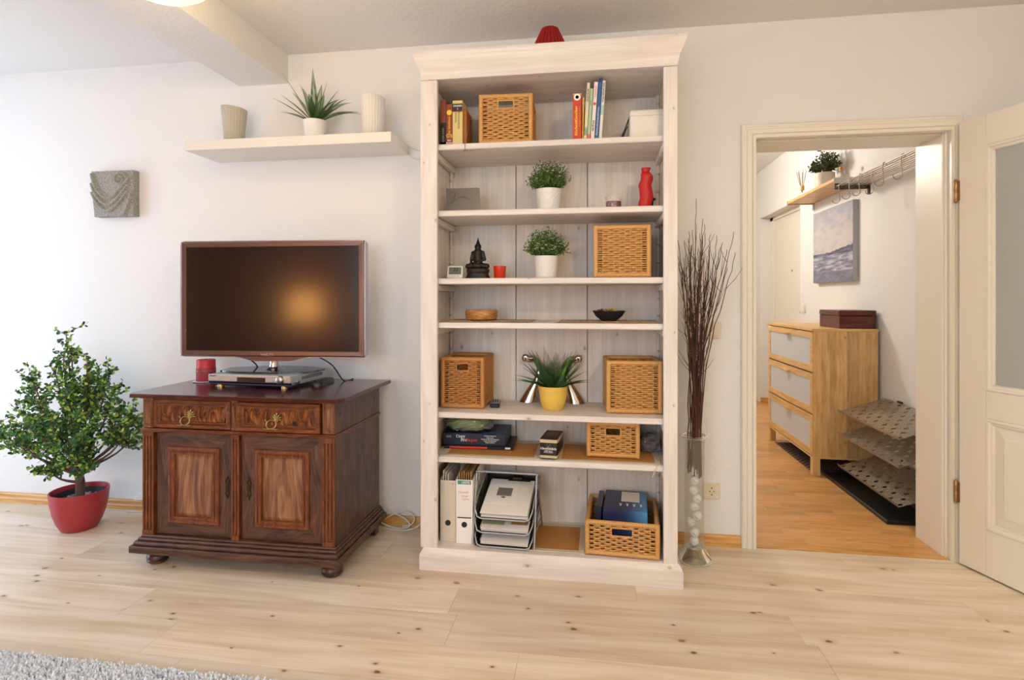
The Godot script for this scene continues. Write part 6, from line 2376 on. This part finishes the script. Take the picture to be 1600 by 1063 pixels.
		obj("stem", s, "twig_red" if k % 3 else "twig_dark", tw)
		for q in 3:
			s = mb()
			var i0 := 9 + q * 3 + r.randi() % 2
			if i0 >= pts.size(): continue
			var d := Vector3(r.randfn() * 0.35, 1, r.randfn() * 0.35).normalized()
			var l := r.randf_range(0.05, 0.13)
			tube(s, [pts[i0], (pts[i0] as Vector3) + d * l * 0.5 + Vector3(d.x * 0.01, 0, 0), (pts[i0] as Vector3) + d * l], [0.0014, 0.001, 0.0007], 5)
			obj("side_shoot", s, "twig_dark", tw)
	# light switch and socket
	var sw := thing("light_switch", "cream double light switch on the wall by the doorway", "light switch", Vector3(0.568, 1.052, 0.0005))
	s = mb()
	prism(s, round_rect(-0.04, 0.04, -0.04, 0.04, 0.008, 4), 0, 0.01, true, 0.003)
	obj("frame", s, "plastic_beige", sw)
	for sx in [-1.0, 1.0]:
		s = mb()
		T = pos(Vector3(sx * 0.0142, 0, 0.011), Vector3(3, 0, 0))
		box(s, Vector3.ZERO, Vector3(0.0275, 0.055, 0.008), 0.002)
		T = Transform3D()
		obj("rocker", s, "plastic_beige", sw)
	var so := thing("wall_socket", "cream wall socket low beside the doorway", "socket", Vector3(0.563, 0.266, 0.0005))
	s = mb()
	prism(s, round_rect(-0.04, 0.04, -0.039, 0.039, 0.008, 4), 0, 0.01, true, 0.003)
	obj("frame", s, "plastic_beige", so)
	s = mb()
	moulding_ring(s, 0.026, 0.0195, 0.012, 0.001)
	obj("insert", s, "plastic_beige", so)
	s = mb()
	for sx in [-1.0, 1.0]:
		T = pos(Vector3(sx * 0.0095, 0, 0.0105), Vector3(90, 0, 0))
		lathe(s, Vector3.ZERO, [Vector2(0.003, 0), Vector2(0.003, 0.0012), Vector2(0, 0.0012)], 10)
		T = pos(Vector3(0, sx * 0.0165, 0.0105))
		box(s, Vector3.ZERO, Vector3(0.006, 0.004, 0.004))
	T = Transform3D()
	obj("contact", s, "dark_steel", so)

func moulding_ring(s: SurfaceTool, r0: float, r1: float, z1: float, z0: float) -> void:
	T = pos(Vector3.ZERO, Vector3(90, 0, 0))
	lathe(s, Vector3.ZERO, [Vector2(r0, 0.009), Vector2(r0, z1), Vector2(r1, z1), Vector2(r1 * 0.97, 0.0103), Vector2(0, 0.0103)], 28)
	T = Transform3D()

# ------------------------------------------------------------------ hallway
func build_hall_things() -> void:
	var s: SurfaceTool
	var r := RandomNumberGenerator.new()
	r.seed = 5
	# dresser: drawers look towards -x
	var o := thing("dresser", "birch dresser with three frosted drawers in the hallway", "dresser", Vector3(1.672, 0, -1.715))
	T = Transform3D(Basis(), -o.position)
	s = mb()
	bx(s, 1.462, 1.884, 0.985, 1.003, -2.215, -1.215, 0.002)
	obj("top", s, "birch_deep", o)
	for z in [[-1.238, -1.22], [-2.21, -2.192]]:
		var sx := 1.475
		for k in 8:
			var sw2: float = [0.048, 0.056, 0.044, 0.062, 0.046, 0.054, 0.05, 0.045][k]
			s = mb()
			bx(s, sx, sx + sw2, 0.12, 0.985, z[0], z[1], 0.0004)
			obj("stave", s, "birch_stave_%d" % ([0, 2, 1, 0, 3, 1, 2, 0][k]), o)
			sx += sw2
	s = mb()
	bx(s, 1.49, 1.88, 0.12, 0.135, -2.2, -1.23); bx(s, 1.87, 1.88, 0.12, 0.985, -2.2, -1.23)
	obj("carcass", s, "birch", o)
	s = mb()
	bx(s, 1.468, 1.882, 0.115, 0.125, -2.214, -1.216, 0.002)
	obj("base_frame", s, "birch_deep", o)
	for e in [[1.468, -1.266], [1.468, -2.214], [1.834, -1.266], [1.834, -2.214]]:
		s = mb()
		bx(s, e[0], e[0] + 0.048, 0, 0.12, e[1], e[1] + 0.05, 0.002)
		obj("leg", s, "birch", o)
	for k in 3:
		var y0 := 0.13 + k * 0.286
		var d := Node3D.new()
		d.name = "drawer"
		o.add_child(d, true)
		s = mb()
		var keep := T
		T = T * Transform3D(Basis(Vector3(0, 0, 1), Vector3(0, 1, 0), Vector3(-1, 0, 0)), Vector3(1.468, 0, -1.715))
		moulding(s, -0.49, 0.49, y0 + 0.002, y0 + 0.278, [Vector2(0, -0.018), Vector2(0, -0.001), Vector2(0.001, 0), Vector2(0.045, 0), Vector2(0.046, -0.008)])
		obj("drawer_frame", s, "birch_deep", d)
		s = mb()
		bx(s, -0.446, 0.446, y0 + 0.044, y0 + 0.236, -0.016, -0.006)
		obj("frosted_panel", s, "milk_glass", d)
		s = mb()
		bx(s, -0.05, 0.05, y0 + 0.236, y0 + 0.25, -0.001, 0.028, 0.002)
		obj("handle", s, "birch", d)
		T = keep
	T = Transform3D()
	# wooden box on it
	var wb := thing("wooden_box", "dark red lacquered wooden box on the hallway dresser", "box", Vector3(1.765, 1.0036, -1.42), 0.0)
	s = mb()
	bx(s, -0.115, 0.115, 0, 0.085, -0.17, 0.17, 0.003)
	obj("chest", s, "mahogany", wb)
	s = mb()
	bx(s, -0.118, 0.118, 0.086, 0.124, -0.173, 0.173, 0.006)
	obj("lid", s, "mahogany", wb)
	# oriental runner under the dresser
	var rg := thing("runner_rug", "dark patterned runner rug with fringe under the dresser", "rug", Vector3(1.66, 0, -1.72))
	s = mb()
	bx(s, -0.17, 0.2, 0, 0.006, -0.38, 0.4, 0.002)
	obj("weave", s, "oriental", rg)
	s = mb()
	for k in 60:
		var x := -0.168 + k * 0.0062
		for sg in [-1.0, 1.0]:
			var z: float = 0.39 * sg + 0.01
			tube(s, [Vector3(x, 0.003, z), Vector3(x + r.randfn() * 0.002, 0.002, z + sg * 0.03)], 0.001, 4, false)
	stuff(obj("fringe", s, "cloth_cream", rg))
	# canvas
	var pc := thing("canvas_picture", "grey seascape canvas on the hallway wall", "picture", Vector3(1.879, 1.637, -1.915))
	s = mb()
	bx(s, -0.02, 0.02, -0.297, 0.297, -0.373, 0.373, 0.002)
	obj("canvas", s, "canvas_edge", pc)
	s = mb()
	quad(s, Vector3(-0.0205, 0.296, -0.372), Vector3(-0.0205, 0.296, 0.372), Vector3(-0.0205, -0.296, 0.372), Vector3(-0.0205, -0.296, -0.372))
	obj("painting", s, "seascape", pc)
	# shelf with steel brackets
	var sh := thing("hall_shelf", "birch wall shelf with steel brackets in the hallway", "shelf", Vector3(1.79, 2.055, -1.9))
	s = mb()
	bx(s, -0.108, 0.108, -0.012, 0.012, -0.48, 0.48, 0.002)
	obj("board", s, "birch_deep", sh)
	for z in [-0.487, 0.486]:
		s = mb()
		bx(s, -0.112, 0.105, -0.022, 0.014, z - 0.005, z + 0.005, 0.001)
		bx(s, 0.102, 0.1095, -0.07, 0.05, z - 0.014, z + 0.014, 0.001)
		obj("bracket", s, "steel", sh)
	# coat rack of rods
	var cr := thing("coat_rack", "steel rod coat rack running along the hallway wall", "coat rack", Vector3(1.79, 2.0, -0.85))
	for k in 8:
		s = mb()
		var x := -0.108 + k * 0.0277
		T = Transform3D()
		tube(s, [Vector3(x, 0.0, -0.535), Vector3(x, 0.0, 0.575)], 0.0052, 8)
		obj("rod", s, "brushed", cr)
	for z in [-0.535, 0.57]:
		s = mb()
		bx(s, -0.118, 0.106, -0.008, 0.022, z - 0.006, z + 0.006, 0.002)
		bx(s, 0.1, 0.1095, -0.06, 0.07, z - 0.014, z + 0.014, 0.002)
		obj("bracket", s, "dark_steel", cr)
	s = mb()
	tube(s, [Vector3(-0.118, -0.016, -0.535), Vector3(0.1, -0.016, -0.535)], 0.007, 6)
	obj("support_arm", s, "dark_steel", cr)
	# hooks hang over the outer rods
	var zs := [-1.32, -1.16, -1.02, -0.98, -0.72, -0.52]
	var hk := ["steel hook nearest the birch shelf on the coat rack", "second steel hook from the birch shelf", "third steel hook from the birch shelf", "fourth steel hook from the birch shelf", "second steel hook from the door lining", "steel hook nearest the door lining"]
	s = mb()
	var p := [Vector3(0.006, -0.008, 0), Vector3(0.0085, 0.0, 0), Vector3(0.004, 0.0085, 0), Vector3(-0.005, 0.0085, 0), Vector3(-0.009, 0.0, 0), Vector3(-0.01, -0.05, 0)]
	for q in arc(Vector2(-0.028, -0.105), 0.022, 0.022, 0, -190, 9):
		p.append(Vector3(q.x, q.y, 0))
	tube(s, smooth_path(p, 3), 0.0028, 7)
	var hm := done(s)
	for k in zs.size():
		var x: float = 1.685 if k != 3 else 1.747
		var h := put("coat_hook", hm, "brushed", self, pos(Vector3(x, 2.0, zs[k]), Vector3(0, -35.0 + 17.0 * sin(k * 2.0), 0)))
		tag(h, hk[k], "hook", "hooks on the coat rack")
	# shelf things
	var df := thing("reed_diffuser", "reed diffuser bottle with wooden collar on the hall shelf", "diffuser", Vector3(1.72, 2.0676, -2.15))
	s = mb()
	lathe(s, Vector3.ZERO, [Vector2(0, 0), Vector2(0.024, 0), Vector2(0.026, 0.004), Vector2(0.026, 0.03), Vector2(0.012, 0.042), Vector2(0.011, 0.055), Vector2(0, 0.055)], 20)
	obj("bottle", s, "clear_glass", df)
	s = mb()
	lathe(s, Vector3.ZERO, [Vector2(0.0, 0.05), Vector2(0.019, 0.05), Vector2(0.019, 0.088), Vector2(0, 0.088)], 18)
	obj("collar", s, "birch", df)
	for k in 7:
		s = mb()
		var a := k * 0.9
		tube(s, [Vector3(0, 0.03, 0), Vector3(cos(a) * 0.035, 0.215, sin(a) * 0.06 - 0.01)], 0.0022, 5)
		obj("reed_stick", s, "reed", df)
	var pp := thing("potted_olive", "olive-green bush in a cream quilted pot on the hall shelf", "potted plant", Vector3(1.775, 2.0676, -1.83))
	quilted_pot(pp, 0.12, 0.066, 0.072, "pot_cream")
	bushy(pp, Vector3(0, 0.17, 0), Vector3(0.1, 0.13, 0.16), 1100, 0.026, 15, ["olive_dark", "olive_mid", "olive_dark"])
	var gl := thing("glass_flask", "small clear flask with cork stopper beside the hall plant", "bottle", Vector3(1.79, 2.0676, -1.56))
	s = mb()
	lathe(s, Vector3.ZERO, [Vector2(0, 0), Vector2(0.05, 0), Vector2(0.054, 0.006), Vector2(0.05, 0.03), Vector2(0.022, 0.062), Vector2(0.018, 0.08), Vector2(0.02, 0.083), Vector2(0, 0.083)], 24)
	obj("flask", s, "clear_glass", gl)
	s = mb()
	lathe(s, Vector3.ZERO, [Vector2(0, 0.084), Vector2(0.017, 0.084), Vector2(0.019, 0.108), Vector2(0, 0.108)], 14)
	obj("stopper", s, "bowl_wood", gl)
	# shoe rack: three perforated sheets on the wall over a black tray
	var tr := thing("boot_tray", "black rimmed boot tray on the hallway floor", "tray", Vector3(1.686, 0, -0.855))
	s = mb()
	bx(s, -0.14, 0.14, 0, 0.005, -0.455, 0.455, 0.001)
	T = pos(Vector3.ZERO, Vector3(-90, 0, 0))
	moulding(s, -0.144, 0.144, -0.458, 0.458, [Vector2(0, 0), Vector2(0, 0.018), Vector2(0.004, 0.021), Vector2(0.012, 0.02), Vector2(0.02, 0.005)])
	T = Transform3D()
	obj("tray", s, "tray_black", tr)
	var plate := perforated(0.3, 0.75)
	var names := ["lowest perforated metal shoe sheet on the hallway wall", "middle perforated metal shoe sheet on the hallway wall", "topmost perforated metal shoe sheet on the hallway wall"]
	for k in 3:
		var sr := thing("shoe_rack", names[k], "shoe rack", Vector3(1.885, [0.19, 0.4, 0.552][k], -0.775), 0.0, "perforated shoe racks")
		put("sheet", plate, "galvanised", sr, pos(Vector3.ZERO, Vector3(0, 0, 19)))
		s = mb()
		T = pos(Vector3.ZERO, Vector3(0, 0, 19))
		bx(s, -0.301, -0.299, 0, 0.018, -0.375, 0.375)
		bx(s, -0.001, 0.001, -0.03, 0, -0.375, 0.375)
		T = Transform3D()
		obj("lip", s, "galvanised", sr)
		s = mb()
		for z in [-0.2, 0.2]: bx(s, 0.0, 0.0145, -0.03, 0.01, z - 0.02, z + 0.02)
		obj("wall_fixing", s, "dark_steel", sr)
	# hall light switch
	var sw := thing("light_switch", "white light switch on the hallway wall by the entrance door", "light switch", Vector3(1.8995, 1.115, -2.62), -90.0)
	s = mb()
	prism(s, round_rect(-0.04, 0.04, -0.04, 0.04, 0.008, 4), 0, 0.01, true, 0.003)
	obj("frame", s, "plastic_white", sw)
	s = mb()
	box(s, Vector3(0, 0, 0.011), Vector3(0.05, 0.055, 0.008), 0.002)
	obj("rocker", s, "plastic_white", sw)

# sheet in the x-z plane from x = -w to 0 with rows of round holes, staggered
func perforated(w: float, d: float) -> Mesh:
	var s := mb()
	var nx := 7
	var nz := 15
	var cx := w / nx
	var cz := d / nz
	for i in nx:
		for j in nz:
			var c := Vector3(-w + (i + 0.5) * cx, 0, -d / 2 + (j + 0.5) * cz)
			var h := Vector3(cx / 2, 0, cz / 2)
			var hole := (i + j) % 2 == 0
			for y in [0.0, -0.0015]:
				var up := Vector3.UP if y == 0.0 else Vector3.DOWN
				var cc: Vector3 = c + Vector3(0, y, 0)
				if not hole:
					poly(s, [cc + Vector3(-h.x, 0, -h.z), cc + Vector3(h.x, 0, -h.z), cc + Vector3(h.x, 0, h.z), cc + Vector3(-h.x, 0, h.z)], up)
					continue
				for k in 16:
					var q := []
					for m in [k, k + 1]:
						var a: float = TAU * m / 16.0
						var v := Vector3(cos(a), 0, sin(a))
						var f := minf(h.x / maxf(absf(v.x), 1e-6), h.z / maxf(absf(v.z), 1e-6))
						q.append([cc + v * 0.0135, cc + v * f])
					var pts := [q[0][0], q[0][1], q[1][1], q[1][0]]
					poly(s, pts, up)
					if y == 0.0:
						poly(s, [q[0][0], q[1][0], q[1][0] - Vector3(0, 0.0015, 0), q[0][0] - Vector3(0, 0.0015, 0)], c - q[0][0])
	return done(s)
